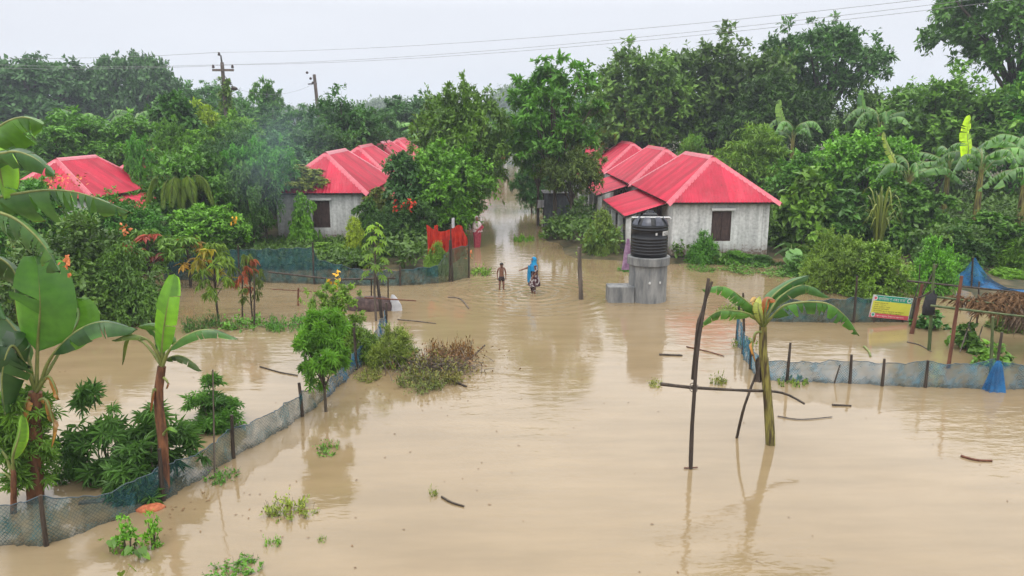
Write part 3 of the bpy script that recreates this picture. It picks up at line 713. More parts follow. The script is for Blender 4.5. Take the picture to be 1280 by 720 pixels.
def make_palm(seed):
    rng = np.random.default_rng(seed); rb, mb = MB(), MB()
    rb.tube([(0, 0, -.5), (0, 0, 1.2), (0, 0, 2.2)], [.16, .14, .1], 8)
    for f in range(15):
        a = f * 2.4; el = rng.uniform(.5, 1.3); Lf = rng.uniform(2.2, 3.0); d = np.array((math.cos(a), math.sin(a), 0))
        p = bez([(0, 0, 2.1), d * Lf * .3 * math.cos(el) + (0, 0, 2.1 + Lf * .35 * math.sin(el)), d * Lf * .7 + (0, 0, 2.2 + Lf * .38 * math.sin(el)), d * Lf * 1.0 + (0, 0, 1.7 + Lf * .2 * math.sin(el))], 34)
        rb.tube(p, np.linspace(.03, .006, 34), 4)
        tg = nrm(np.gradient(p, axis=0)); sd = nrm(np.cross(tg, (0, 0, 1.)))
        s = np.linspace(0, 1, 34); ln = .8 * np.sin(PI * np.clip(.12 + .85 * s, 0, 1)) ** .6
        for sg in (-1, 1):
            dd = sd * sg + tg * .6 + np.array((0, 0, -.55)); leaves(mb, p, dd, np.tile((0, 0, 1.), (34, 1)) + sd * sg * .5, ln * rng.uniform(.9, 1.1, 34), .085, LANCE, .3 + .4 * rng.random(34))
    return dict(w=5.4, h=4.2, parts=[('trunk', rb.mesh('trunk', M['petiole'], True)), ('frond', mb.mesh('frond', M['leaf']))])
PR['palm'] = make_palm(24)
def make_strap(seed):
    rng = np.random.default_rng(seed); mb = MB(); k = 44
    for i in range(k):
        a = rng.uniform(0, 2 * PI); r = rng.uniform(.2, 1.0); hh = rng.uniform(1.4, 2.5); d = np.array((math.cos(a), math.sin(a), 0))
        p = bez([(d * .08), d * r * .35 + (0, 0, hh * .75), d * r * .8 + (0, 0, hh), d * r * 1.35 + (0, 0, hh * .72)], 9)
        s = nrm(np.cross(nrm(np.gradient(p, axis=0)), (0, 0, 1.))) * (np.sin(np.linspace(.5, PI - .03, 9)) * .035)[:, None]
        mb.grid(np.stack([p - s, p, p + s], 1), a=rng.uniform(.2, .95))
    return dict(w=2.4, h=2.5, parts=[('foliage', mb.mesh('foliage', M['leaf']))])
PR['strap'] = make_strap(25)
def make_weed(seed, n=26, w=1.2, h=.5, tm=DIA, Ln=.085, Wd=.05):
    rng = np.random.default_rng(seed); mb = MB()
    r = w / 2 * np.sqrt(rng.random(n)); a = rng.uniform(0, 2 * PI, n)
    C = np.stack([r * np.cos(a), r * np.sin(a) * .7, np.full(n, .0)], 1); O = nrm(np.stack([np.cos(a) * .5, np.sin(a) * .5, 1 + 0 * a], 1))
    sprays(mb, rng, C, O, h * rng.uniform(.25, 1, n), 3, 7, Ln, Wd, tm, out=.9, up=.3, droop=.3, side=1.1, s0=.1)
    sb = MB()
    for i in range(n): sb.tube([C[i] - (0, 0, .1), C[i] + O[i] * h * .55], [.006, .004], 3, cap=False)
    return dict(w=w, h=h, parts=[('stem', sb.mesh('stem', M['greywood'])), ('foliage', mb.mesh('foliage', M['leaf']))])
PR['weed'] = make_weed(31); PR['weed2'] = make_weed(32, 16, 1.0, .45); PR['weedbig'] = make_weed(33, 70, 2.4, .8, Ln=.1); PR['weedtall'] = make_shrub(37, .5, .9, 22, .14, 4, 5, .1, .06, stems=5)
PR['mat'] = make_weed(34, 46, 2.2, .16, Ln=.07, Wd=.05)
def make_taro(seed, k=5):
    rng = np.random.default_rng(seed); sb, mb = MB(), MB(); tips = []
    for i in range(k):
        a = rng.uniform(0, 2 * PI); d = np.array((math.cos(a), math.sin(a), 0)); hh = rng.uniform(.35, 1.0)
        t_ = d * rng.uniform(.12, .45) + (0, 0, hh); sb.tube(bez([(0, 0, -.1), d * .06 + (0, 0, hh * .6), t_], 5), [.014, .012, .01, .008, .007], 4)
        tips.append(t_); leaves(mb, (t_ - d * .03)[None], (d * .8 + np.array((0, 0, -.75)))[None], (d * .7 + np.array((0, 0, 1.)))[None], .42, .36, HEART, rng.uniform(.2, .9))
    return dict(w=1.2, h=1.1, parts=[('leaf_stalks', sb.mesh('leaf_stalks', M['petiole'])), ('foliage', mb.mesh('foliage', M['leaf']))])
PR['taro'] = make_taro(35, 5); PR['tarobed'] = make_taro(36, 14)

seq = random.Random(5)
def plant(kd, px, Yd, top, wpx, colr, name, label, cat, group=None, z0=0.0, young=None, rz=None, hcap=None):
    """puts a copy of a prototype at distance Yd on the bearing of photo column px, as tall as the photo shows it"""
    pr = PR[kd]; b = P(px, 360, Yd); tz = P(px, top, Yd).z; h = tz - z0; dist = Yd
    wd = wpx * dist / F * 1.0
    base = pr['parts']
    t = thing(name, label, cat, (b.x, Yd, z0), seq.uniform(0, 6.28) if rz is None else rz, group)
    sx = wd / pr['w']; t.scale = (sx, sx * (1 if kd not in ('banyan',) else .7), h / pr['h'])
    tv = seq.uniform(.82, 1.28); tw = seq.uniform(.8, 1.15); colr = (colr[0] * tv * tw, colr[1] * tv, colr[2] * tv)
    for nm, me in base:
        c = young if (nm == 'young_leaves' and young) else colr
        part(nm, me, t, c if nm not in ('trunk', 'stem', 'leaf_stalks') else None)
    return t
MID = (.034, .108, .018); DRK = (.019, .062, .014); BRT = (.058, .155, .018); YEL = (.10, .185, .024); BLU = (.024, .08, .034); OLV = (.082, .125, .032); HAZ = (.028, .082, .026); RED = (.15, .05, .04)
gT = 'trees around the flooded village'
def tree(kd, px, Yd, top, wpx, c, label, **k): return plant(kd, px, Yd, top, wpx, c, 'tree', label, 'tree', gT, **k)
def shrub(kd, px, Yd, top, wpx, c, label, name='shrub', **k): return plant(kd, px, Yd, top, wpx, c, name, label, k.pop('cat', 'shrub'), 'shrubs around the flooded yards' if name == 'shrub' else None, **k)

# behind the left houses
tree('banyan', 72, 118, 74, 205, (.02, .068, .032), 'huge dark spreading tree at the far left, its flat dome against the sky')
tree('banyan', 186, 124, 68, 140, (.02, .068, .032), 'second huge domed tree, touching the far left one on its right side')
tree('banyan', -40, 112, 100, 170, HAZ, 'big dark tree cut by the left frame edge, behind the banana leaves')
tree('umbrella', 285, 104, 106, 84, HAZ, 'thin hazy tree with sky showing through, right behind the vine covered pole')
tree('sparse', 347, 82, 104, 46, MID, 'small fan shaped treetop alone against the sky between the two poles')
tree('broad', 318, 76, 134, 120, MID, 'rounded mid green tree just right of the vine covered power pole')
tree('broad2', 392, 72, 141, 110, BLU, 'blue green tree in the smoke below the bare second pole')
tree('broad3', 436, 67, 127, 100, DRK, 'dark bushy tree right of the second power pole, above the red ridges')
tree('broad', 518, 98, 124, 110, HAZ, 'hazy green tree behind the big round one left of the lane')
tree('broad2', 468, 88, 143, 95, HAZ, 'hazy low tree between the dark bushy tree and the red ridges')
tree('column', 238, 57, 116, 58, DRK, 'tall narrow vine smothered tree, nearly black, left of the pole')
tree('sparse', 262, 60, 132, 70, YEL, 'yellow green treetop leaning out beside the narrow black vine tree')
tree('broad2', 112, 60, 146, 150, MID, 'bushy tree behind the far left red roof')
tree('broad3', 45, 64, 168, 130, DRK, 'dark low tree left of the far left red roof')
tree('broad', 190, 62, 150, 110, BRT, 'fresh green tree between the far left roof and the narrow vine tree')
tree('broad2', 300, 56, 150, 110, BRT, 'leafy green tree below the vine covered pole, above the smoke')
tree('broad', 345, 52, 168, 110, BLU, 'bluish tree standing in the drifting smoke left of the red ridges')
tree('broad3', 405, 60, 160, 80, DRK, 'dark tree filling the gap directly behind the first left red ridge')
tree('broad2', 238, 51.5, 158, 70, (.04, .12, .02), 'leafy tree whose branches break up the scattered red roof')
tree('low', 188, 49.5, 172, 38, MID, 'small tree between the far left roof and the scattered red one')
tree('lane', 338, 43.0, 178, 84, (.036, .115, .02), 'tree leaning over the left end of the creeper covered house roof')
# along the lane
tree('broad', 575, 48, 112, 118, (.042, .104, .02), 'big round leafy tree left of the lane, tallest there')
tree('low', 556, 44.5, 182, 118, (.06, .16, .016), 'yellow green tree hanging over the red cloth by the lane', hcap=1)
tree('column', 507, 42.5, 190, 46, BLU, 'slim dark tree with drooping leaves, right of the creeper covered house')
tree('sparse', 692, 49, 80, 124, (.036, .105, .022), 'tall tree right of the lane with open upright sprays at the top')
tree('lane', 672, 52, 140, 110, (.034, .11, .018), 'leafy tree behind the tall sprayed one, its crown over the lane')
tree('lane', 712, 47.5, 188, 84, (.045, .092, .03), 'low spreading tree touching the second red roof right of the lane', rz=1)
tree('low2', 664, 60, 205, 50, DRK, 'small dark tree in the shade on the right edge of the lane')
tree('broad2', 598, 62, 170, 56, MID, 'tree along the left edge of the lane behind the big round one')
tree('low', 582, 52, 245, 46, MID, 'low bushy tree at the water left of the lane, behind the standing woman')
tree('broad', 628, 128, 142, 70, HAZ, 'hazy tree closing the far end of the lane')
tree('broad2', 745, 88, 118, 80, MID, 'mid green tree beyond the farthest right hand roofs')
# behind the right houses
tree('broad', 798, 72, 68, 150, (.036, .1, .024), 'large green tree rising right behind the right hand red ridges')
tree('broad3', 884, 74, 60, 160, (.034, .092, .024), 'broad green tree behind the whitewashed house roof, right of its neighbour')
tree('umbrella', 1008, 74, 30, 150, (.028, .08, .022), 'tall dark tree with layered flat branches against the sky')
tree('open', 1240, 62, -48, 240, (.03, .085, .022), 'tallest tree, at the right edge, with sky gaps under its open crown')
tree('broad2', 962, 65, 100, 140, DRK, 'dark tree under the layered one, above the feathery shrub')
tree('broad', 1080, 66, 116, 112, (.03, .078, .022), 'dark tree between the layered tree and the bright one, behind the banana clump')
tree('broad3', 1158, 59, 104, 165, (.04, .118, .025), 'wide bright green tree below the sky gap at the right')
tree('broad', 1275, 56, 92, 150, MID, 'green tree under the tallest one, cut by the right frame edge')
tree('broad2', 1340, 60, 60, 170, DRK, 'dark tree just past the right frame edge')
shrub('bamboo', 925, 54, 145, 150, (.052, .135, .03), 'pale olive feathery thicket behind the right hand house', name='thicket', cat='thicket')
shrub('bamboo', 862, 60, 160, 70, (.048, .12, .03), 'small olive thicket touching the ridge of the whitewashed house', name='thicket', cat='thicket')
tree('low', 1012, 48, 190, 116, MID, 'rounded mid green tree right of the whitewashed house roof')
tree('low', 1066, 46, 168, 128, BRT, 'leafy tree in front of the far banana clump, with yellowish tips')
shrub('bigleaf', 1000, 41, 205, 92, (.04, .11, .024), 'big leaved bush beside the right end wall of the whitewashed house')
shrub('bigleaf', 1048, 40, 235, 86, (.03, .085, .022), 'dark big leaved bush left of the strap leaved clump')
shrub('vine', 1135, 41, 225, 120, MID, 'vine heap right of the strap leaved clump, under the banana leaves')
shrub('vine', 1232, 38, 262, 120, MID, 'vine heap at the foot of the yellow leaved banana')
shrub('shrub', 1185, 36.5, 280, 90, DRK, 'dark shrub behind the blue peaked net')
shrub('shrub2', 1285, 36, 285, 80, BRT, 'light shrub at the right frame edge above the blue net')
shrub('fine', 1040, 31.5, 282, 84, (.06, .13, .028), 'tall fine leaved bush behind the dark net, left of the sign')
shrub('shrub', 1092, 30.5, 298, 88, (.055, .14, .022), 'bright green bush directly behind the yellow sign')
shrub('shrub', 1162, 31, 292, 62, BRT, 'bright leafy bush right of the yellow sign, behind the bamboo frame')
shrub('shrub2', 1010, 35, 318, 70, MID, 'low leafy bush between the house wall and the fine leaved bushes')
shrub('shrub2', 1262, 34, 335, 60, BRT, 'small light bush behind the thatch at the right edge')
shrub('strap', 1092, 38.5, 232, 76, (.07, .11, .04), 'clump of long strap leaves right of the big leaved bushes', name='strap_leaved_plant', cat='plant')
# by the right hand house
shrub('shrub', 876, 37.9, 286, 38, MID, 'leafy creeper bush climbing under the brown shuttered window')
shrub('shrub2', 915, 38.1, 312, 54, MID, 'low green bush along the white wall right of the window creeper')
shrub('shrub', 945, 37.7, 318, 50, DRK, 'low dark bush at the right corner of the white wall')
plant('tarobed', 985, 37.2, 302, 58, (.04, .12, .05), 'taro_plant', 'taro clump with round blue green leaves right of the white house', 'taro plant')
plant('tarobed', 1040, 34.4, 322, 44, (.045, .12, .04), 'taro_plant', 'taro clump at the water between white house and fine leaved bush', 'taro plant')
shrub('shrub2', 752, 40.3, 258, 46, (.075, .12, .04), 'slender pale bush in front of the second veranda, left of the tank')
shrub('weedbig', 875, 36.4, 328, 44, MID, 'strip of bright weeds in front of the white wall', name='weed_clump', cat='weeds')
shrub('weedbig', 950, 35.6, 327, 90, MID, 'strip of weeds at the water right of the white house', name='weed_clump', cat='weeds')
shrub('weedbig', 918, 27.6, 371, 40, OLV, 'small upright weeds behind the broken banana plant, left of the dark net', name='weed_clump', cat='weeds')
# left yard
shrub('shrub', 95, 27.6, 262, 180, (.035, .085, .024), 'large dark bush at the left, below the arching banana leaf')
shrub('shrub2', 150, 27.0, 300, 96, (.035, .09, .024), 'dark bush overhanging the water, right side of the large left bush')
shrub('low', 35, 33, 222, 130, MID, 'green tree behind the banana leaves at the left edge')
shrub('vine', 60, 40.2, 222, 90, BRT, 'low creeper with orange blossoms in front of the far left roof')
tree('low2', 160, 35, 250, 112, MID, 'leafy tree in front of the far left veranda')
tree('low', 252, 42, 188, 116, MID, 'leafy tree between the palm fronds and the smoke')
tree('low2', 300, 45, 172, 110, BLU, 'bluish tree in smoke left of the creeper covered house')
tree('low', 262, 38.5, 258, 96, BRT, 'light green low tree above the dark teal net at the left')
plant('palm', 240, 40.5, 188, 88, (.07, .14, .035), 'palm', 'young palm with drooping fronds in front of the scattered red roof', 'palm')
tree('low', 322, 41.5, 205, 66, (.032, .095, .02), 'leafy tree at the left corner of the creeper covered house')
shrub('vine', 385, 42.9, 236, 38, BRT, 'creeper curtain hanging down the white wall left of the dark window')
shrub('vine', 462, 42.6, 244, 44, DRK, 'dark creeper over the eave right of the dark window')
shrub('vine', 380, 45.0, 204, 80, OLV, 'thin creeper sprawling on the red roof of the creeper covered house', z0=3.3)
shrub('vine', 476, 44.0, 232, 44, OLV, 'reddish green creeper over the veranda roof left of the lane', z0=2.0)
shrub('shrub2', 448, 40.6, 268, 34, YEL, 'yellow green croton bush against the white wall')
shrub('shrub', 410, 40.2, 302, 62, BRT, 'low bush under the dark window of the creeper covered house')
shrub('low2', 492, 40.2, 264, 60, DRK, 'dark drooping bush beside the veranda left of the lane')
shrub('low', 520, 40.8, 250, 60, DRK, 'dark bush left of the red cloth')
shrub('shrub', 547, 35.4, 300, 34, (.07, .15, .025), 'leafy climber growing up in front of the red cloth')
shrub('weed', 600, 35.4, 325, 34, BRT, 'weeds at the right foot of the old green net', name='weed_clump', cat='weeds')
plant('mango', 270, 26.9, 300, 62, (.045, .1, .025), 'sapling', 'mango sapling with drooping yellow and tan young leaves', 'sapling', young=(.13, .14, .03))
plant('mango2', 313, 26.8, 314, 40, (.045, .09, .03), 'sapling', 'thin mango sapling with reddish young leaves beside bare sticks', 'sapling', young=RED)
plant('mango', 190, 32.3, 284, 84, (.05, .11, .025), 'sapling', 'broad mango bush with wine red young leaves before the dark teal net', 'sapling', young=(.14, .035, .045))
plant('mango2', 238, 32.6, 292, 70, (.055, .12, .025), 'sapling', 'mango bush with orange tips between the red tipped and tan tipped ones', 'sapling', young=(.15, .11, .03))
plant('papaya', 469, 26.8, 282, 40, (.075, .17, .025), 'papaya_tree', 'young papaya tree with bright tiered leaves above the bamboo rack', 'papaya tree')
shrub('finetall', 416, 22.4, 354, 84, (.06, .145, .025), 'light feathery bush beside the blue net')
shrub('fine', 440, 22.2, 388, 64, (.07, .15, .026), 'feathery bush pressing on the blue net, right of the light one')
plant('casstree', 399, 18.0, 400, 62, (.036, .11, .022), 'cassava_plant', 'cassava on a bare stem standing by the net post in mid yard', 'cassava plant')
plant('cassava2', 250, 17.3, 474, 76, (.045, .115, .03), 'cassava_plant', 'low round cassava bush alone in the water', 'cassava plant')
plant('cassava', 158, 14.2, 505, 118, (.034, .095, .034), 'cassava_plant', 'large cassava bush with dark glossy hand shaped leaves behind the front net', 'cassava plant')
plant('cassava2', 103, 14.6, 487, 92, (.034, .095, .036), 'cassava_plant', 'taller cassava shoot left of the large glossy one', 'cassava plant')
shrub('weedbig', 458, 20.6, 455, 44, OLV, 'olive weeds at the water below the blue net', name='weed_clump', cat='weeds')
shrub('fine', 488, 21.6, 402, 60, OLV, 'grey green weed mound right of the blue net', name='weed_clump', cat='weeds')
shrub('weedbig', 543, 20.6, 432, 96, (.075, .085, .035), 'tangled heap of weeds and broken twigs in the middle of the water', name='weed_clump', cat='weeds')
shrub('weedbig', 522, 19.8, 452, 70, (.055, .085, .035), 'green front side of the weed heap in the water', name='weed_clump', cat='weeds')
shrub('weedbig', 560, 22.3, 404, 60, (.1, .06, .035), 'brown dead leaved weeds at the back of the weed heap', name='weed_clump', cat='weeds')
for (px, py, top, wpx, kd, c, lb) in (
        (345, 640, 612, 64, 'weed', OLV, 'floating weed tuft in open water right of the front net'),
        (317, 681, 666, 22, 'weed2', BRT, 'tiny weed sprig below the larger floating tuft'),
        (262, 716, 698, 70, 'weed', MID, 'weed tuft at the bottom edge of the picture'),
        (156, 684, 634, 22, 'weedtall', BRT, 'thin tall weed outside the front net, beside the taro leaf'),
        (120, 690, 640, 26, 'weedtall', BRT, 'leafy weed against the front net, left of the thin tall weed'),
        (385, 676, 668, 14, 'weed2', OLV, 'single small sprout in the open water'),
        (535, 618, 605, 14, 'weed2', OLV, 'small sprout beside the floating curved stick'),
        (400, 565, 548, 34, 'weed2', MID, 'few sprigs in the water below the cassava on a bare stem'),
        (258, 597, 582, 44, 'weed', MID, 'weeds caught along the foot of the front net'),
        (935, 432, 415, 30, 'weed', OLV, 'weeds at the corner of the pale right net'),
        (1000, 478, 470, 50, 'mat', OLV, 'thin line of sprigs along the pale right net'),
        (825, 482, 470, 20, 'weed2', OLV, 'faint twig tuft near the left end of the crossbar'),
        (905, 478, 462, 24, 'weed2', OLV, 'twig tuft behind the crossbar, near the leaning prop'),
        (305, 408, 384, 60, 'weed', MID, 'weeds round the foot of the thin mango sapling'),
        (358, 410, 378, 60, 'weedbig', MID, 'leafy weeds left of the light feathery bush'),
        (250, 410, 380, 50, 'weedbig', DRK, 'dark weeds at the foot of the tan tipped mango'),
        (690, 296, 288, 46, 'mat', BRT, 'green weed mat at the foot of the lane tree'),
        (655, 301, 292, 34, 'mat', BRT, 'left end of the weed mat beside the lane'),
        (735, 318, 302, 40, 'weed', OLV, 'weeds at the foot of the slender pale bush'),
        (782, 338, 326, 24, 'weed', MID, 'weeds left of the tank pedestal under the purple cloth')):
    gpt = G(px, py)
    shrub(kd, px, gpt.y, top, wpx, c, lb, name='weed_clump', cat='weeds', z0=-.02)
plant('taro', 97, G(97, 690).y, 668, 44, (.05, .13, .035), 'taro_plant', 'small taro with one upright leaf in front of the front net', 'taro plant')
plant('taro', 135, G(135, 700).y, 675, 40, (.06, .14, .03), 'taro_plant', 'second taro in front of the net, with a leaf lying on the water', 'taro plant')
plant('taro', 110, G(110, 745).y, 706, 36, (.11, .19, .03), 'taro_plant', 'yellowish taro leaf at the bottom edge of the picture', 'taro plant')
shrub('pumpkin', 1168, 25.4, 384, 40, (.04, .11, .035), 'pumpkin vine on the ground by the green bamboo post', name='pumpkin_vine', cat='vine')
shrub('pumpkin', 1215, 23.0, 400, 46, (.045, .12, .03), 'pumpkin vine climbing dry twigs in the bamboo frame', name='pumpkin_vine', cat='vine')
shrub('pumpkin', 1250, 21.6, 424, 48, (.05, .125, .03), 'pumpkin vine with broad leaves behind the bunched blue net', name='pumpkin_vine', cat='vine')
shrub('shrub2', 1268, 25.2, 392, 50, (.055, .105, .03), 'small shrub under the thatch at the right frame edge')
shrub('shrub', 1195, 33.2, 318, 60, MID, 'green bush beyond the blue peaked net')

bp_ = thing('brush_pile', 'sprawling heap of broken twigs and dead stems in the middle of the water', 'brush pile', G(545, 462)); rng = np.random.default_rng(71)
mb, m2 = MB(), MB()
for i in range(230):
    a = rng.uniform(0, 2 * PI); c0 = np.array((rng.normal() * .62, rng.normal() * .42, rng.uniform(-.05, .12))); Lt = rng.uniform(.3, 1.0); d = np.array((math.cos(a), math.sin(a) * .8, rng.uniform(.0, .75))) * Lt
    mb.tube(bez([c0, c0 + d * .5 + rng.normal(size=3) * .06, c0 + d + (0, 0, -.12 * Lt)], 5), np.linspace(.012, .004, 5), 4, cap=False)
mb.obj('twigs', M['greywood'], bp_)
n = 420; leaves(m2, np.stack([rng.normal(size=n) * .7 + .2, rng.normal(size=n) * .4 + .2, rng.uniform(.05, .55, n)], 1), runit(rng, n) + (0, 0, -.6), runit(rng, n), rng.uniform(.06, .15, n), .05, DIA, rng.random(n)); m2.obj('dead_leaves', M['drybrown'], bp_)

# low growth nobody could count, on the raised ground between the trunks
mb = MB(); rng = np.random.default_rng(77); n = 9000
cx = rng.uniform(-46, 48, n); cyy = 36 + rng.random(n) ** 1.3 * 62
ok = (ground_z(cx, cyy) > .02) & ~((np.abs(cx) > 6.5) & (np.abs(cx) < 14.5) & (cyy > 44) & (cyy < 88)) & ~((cx > 6) & (cx < 14.2) & (cyy > 38.2) & (cyy < 50)) & ~((cx < -5.5) & (cx > -13.2) & (cyy < 56)) & ~((cx < -20) & (cx > -28.5) & (cyy > 41.5) & (cyy < 78))
cx, cyy = cx[ok], cyy[ok]; C = np.stack([cx, cyy, ground_z(cx, cyy) + rng.uniform(.05, .9, len(cx)) * np.where(cx > 14, 1.6, 1)], 1)
sprays(mb, rng, C, np.tile((0, -.2, .9), (len(cx), 1)), np.full(len(cx), .9), 5, 7, .28, .15, DIA, droop=.3, side=1.1)
k = 900; cx = rng.uniform(-13.5, -5.6, k); cyy = rng.uniform(36.6, 44, k); C = np.stack([cx, cyy, rng.uniform(.05, .3, k)], 1); sprays(mb, rng, C, np.tile((0, -.2, .9), (k, 1)), np.full(k, .4), 5, 7, .2, .1, DIA, droop=.3, side=1.1)
o = mb.obj('undergrowth', M['leaf'], color=(.034, .082, .022)); kind(o, 'stuff', 'undergrowth between the houses and trees', 'undergrowth')
# ------------------------------------------------------------------ banana plants
def banana_leaf(ctrl, wd, pf=.12, fold=.5, tears=8, rng=None, hang=.25, up=(0, 0, 1), n=30, gap=.35, shape=.6, mb=None, rib=None):
    """one leaf: stalk for the first pf of the curve, then a blade of width wd whose two halves fold down and are torn into strips"""
    p = bez(ctrl, n); tg = nrm(np.gradient(p, axis=0)); up = np.asarray(up, float)
    sd = nrm(np.cross(tg, up)); un = np.cross(sd, tg)
    s = np.linspace(0, 1, n); k0 = int(pf * (n - 1)); b = np.clip((s - pf) / (1 - pf), 0, 1)
    half = wd / 2 * np.clip(np.sin(PI * np.clip(b, 0, 1) ** .8), 0, 1) ** shape
    mb = MB() if mb is None else mb; Lt = np.linalg.norm(np.diff(p, axis=0), axis=1).sum()
    for sg in (-1, 1):
        cuts = sorted(set([k0, n - 1] + [int(c) for c in rng.integers(k0 + 3, n - 2, tears)])) if tears else [k0, n - 1]
        for i0, i1 in zip(cuts[:-1], cuts[1:]):
            dr = fold + rng.uniform(-.12, .12) * (1 if tears else 0) + (hang * rng.random() if tears else 0); idx = np.arange(i0, i1 + 1); m = len(idx)
            sh = rng.uniform(.86, 1.04) if tears else 1
            cols = []; pull = (np.linspace(-.5, .5, m) * gap * Lt / n * (1 if m < 14 else .4)) if tears else np.zeros(m)
            for f in (0, .3, .65, 1.0):
                ang = dr * (.35 + .75 * f)
                off = sd[idx] * (sg * half[idx] * f * sh * math.cos(ang))[:, None] - un[idx] * (half[idx] * f * sh * math.sin(ang))[:, None]
                off[:, 2] -= hang * half[idx] * f * f * .5
                cols.append(p[idx] + off - tg[idx] * (pull * f)[:, None] + tg[idx] * (half[idx] * f * .28)[:, None] + un[idx] * (.012 * math.sin(f * 9 + i0) * (f > 0)))
            g_ = np.stack(cols, 1)
            if m > 1:
              aa = np.clip(.45 + rng.normal() * .13 + .05 * np.sin(np.arange(m) * 2.6)[:, None] + np.zeros((m, 4)), .05, .93)
              if tears and rng.random() < .3: aa[:, 3] = 1.0
              mb.grid(g_, a=aa)
    rb = MB() if rib is None else rib
    rb.tube(p - un * .012, np.linspace(.034, .006, n) * (1 + wd * .2), 5)
    return mb, rb
def banana(label, base, stem, leafspecs, group='banana plants', rs=(.13, .09), stem_mat='bstem', seed=1, loc=True):
    """base: world point; stem: world points of the trunk; leafspecs: dict(ctrl=world points,...)"""
    rng = np.random.default_rng(seed); base = Vector(base)
    t = thing('banana_plant', label, 'banana plant', base, group=group)
    rel = lambda q: np.asarray(tuple(q), float) - np.asarray(tuple(base))
    sp = bez([rel(q) for q in stem], 14)
    MB().tube(sp, np.linspace(rs[0], rs[1], 14) , 10, wob=.12, rng=rng).obj('trunk', M[stem_mat], t, smooth=True)
    for sp_ in leafspecs:
        sp_ = dict(sp_); c = sp_.pop('col', (.035, .11, .03)); ctrl = [rel(q) for q in sp_.pop('ctrl')]
        mb, rb = banana_leaf(ctrl, rng=rng, **sp_)
        lo = mb.obj('leaf', M['bleaf'], t, smooth=True, color=c); rb.obj('midrib', M['petiole'], lo, smooth=True)
    return t
BD = (.022, .075, .03); BG = (.04, .12, .028); BL = (.075, .2, .03)
def Q(px, py, Y): return P(px, py, Y)

# left foreground: vine clad plant
y0 = 13.5
b1 = banana('tall banana plant wrapped in climbing vines at the left frame edge', G(42, 625), [G(42, 625) - Vector((0, 0, .4)), Q(42, 560, y0), Q(44, 490, y0)], [
    dict(ctrl=[Q(45, 490, y0), Q(47, 430, y0 - .1), Q(50, 380, y0 - .35), Q(46, 318, y0 - .25)], wd=1.15, pf=.30, fold=.12, tears=2, hang=.05, up=(.1, -1, .15), col=(.035, .12, .03), shape=.35),
    dict(ctrl=[Q(48, 485, y0), Q(62, 448, y0 - .1), Q(92, 416, y0 - .2), Q(128, 402, y0 - .2), Q(172, 412, y0 - .1)], wd=.62, pf=.3, fold=.55, tears=5, hang=.2, up=(0, -.4, 1), col=BD),
    dict(ctrl=[Q(44, 488, y0), Q(30, 455, y0 - .2), Q(14, 432, y0 - .4), Q(2, 470, y0 - .5), Q(6, 520, y0 - .5)], wd=.95, pf=.25, fold=.9, tears=9, hang=.35, up=(0, -.8, .6), col=(.016, .055, .022)),
    dict(ctrl=[Q(44, 488, y0), Q(30, 430, y0 + .2), Q(-2, 392, y0 + .4), Q(-40, 400, y0 + .4)], wd=.9, pf=.2, fold=.6, tears=5, col=BD),
    dict(ctrl=[Q(47, 486, y0), Q(74, 440, y0 + .3), Q(98, 400, y0 + .5), Q(96, 372, y0 + .5)], wd=.75, pf=.35, fold=.5, tears=2, up=(-.3, -.9, .4), col=BG, shape=.4),
    dict(ctrl=[Q(45, 490, y0), Q(60, 470, y0 - .2), Q(70, 486, y0 - .3), Q(74, 500, y0 - .3)], wd=.2, pf=.2, fold=.9, tears=1, col=(.16, .09, .03)),
    dict(ctrl=[Q(43, 500, y0), Q(33, 498, y0 - .15), Q(27, 530, y0 - .2), Q(29, 575, y0 - .2)], wd=.24, pf=.1, fold=.9, tears=3, col=(.13, .075, .035)),
    dict(ctrl=[Q(46, 500, y0), Q(58, 500, y0 - .2), Q(66, 528, y0 - .25), Q(64, 560, y0 - .25)], wd=.2, pf=.1, fold=.9, tears=3, col=(.15, .095, .045)),
], rs=(.16, .12), stem_mat='bstemred', seed=3)
rng = np.random.default_rng(55); mb = MB(); k = 70
zz = np.sqrt(rng.random(k)) * 2.1; an = rng.uniform(0, 2 * PI, k); rr_ = .12 + .14 * rng.random(k)
C = np.stack([rr_ * np.cos(an), rr_ * np.sin(an), zz], 1); O = nrm(np.stack([np.cos(an), np.sin(an), .2 + 0 * an], 1))
sprays(mb, rng, C, O, np.full(k, .27), 3, 4, .2, .2, PALM, out=.9, droop=.35, ld=.3); mb.obj('vine', M['leaf'], b1, color=(.06, .145, .035))
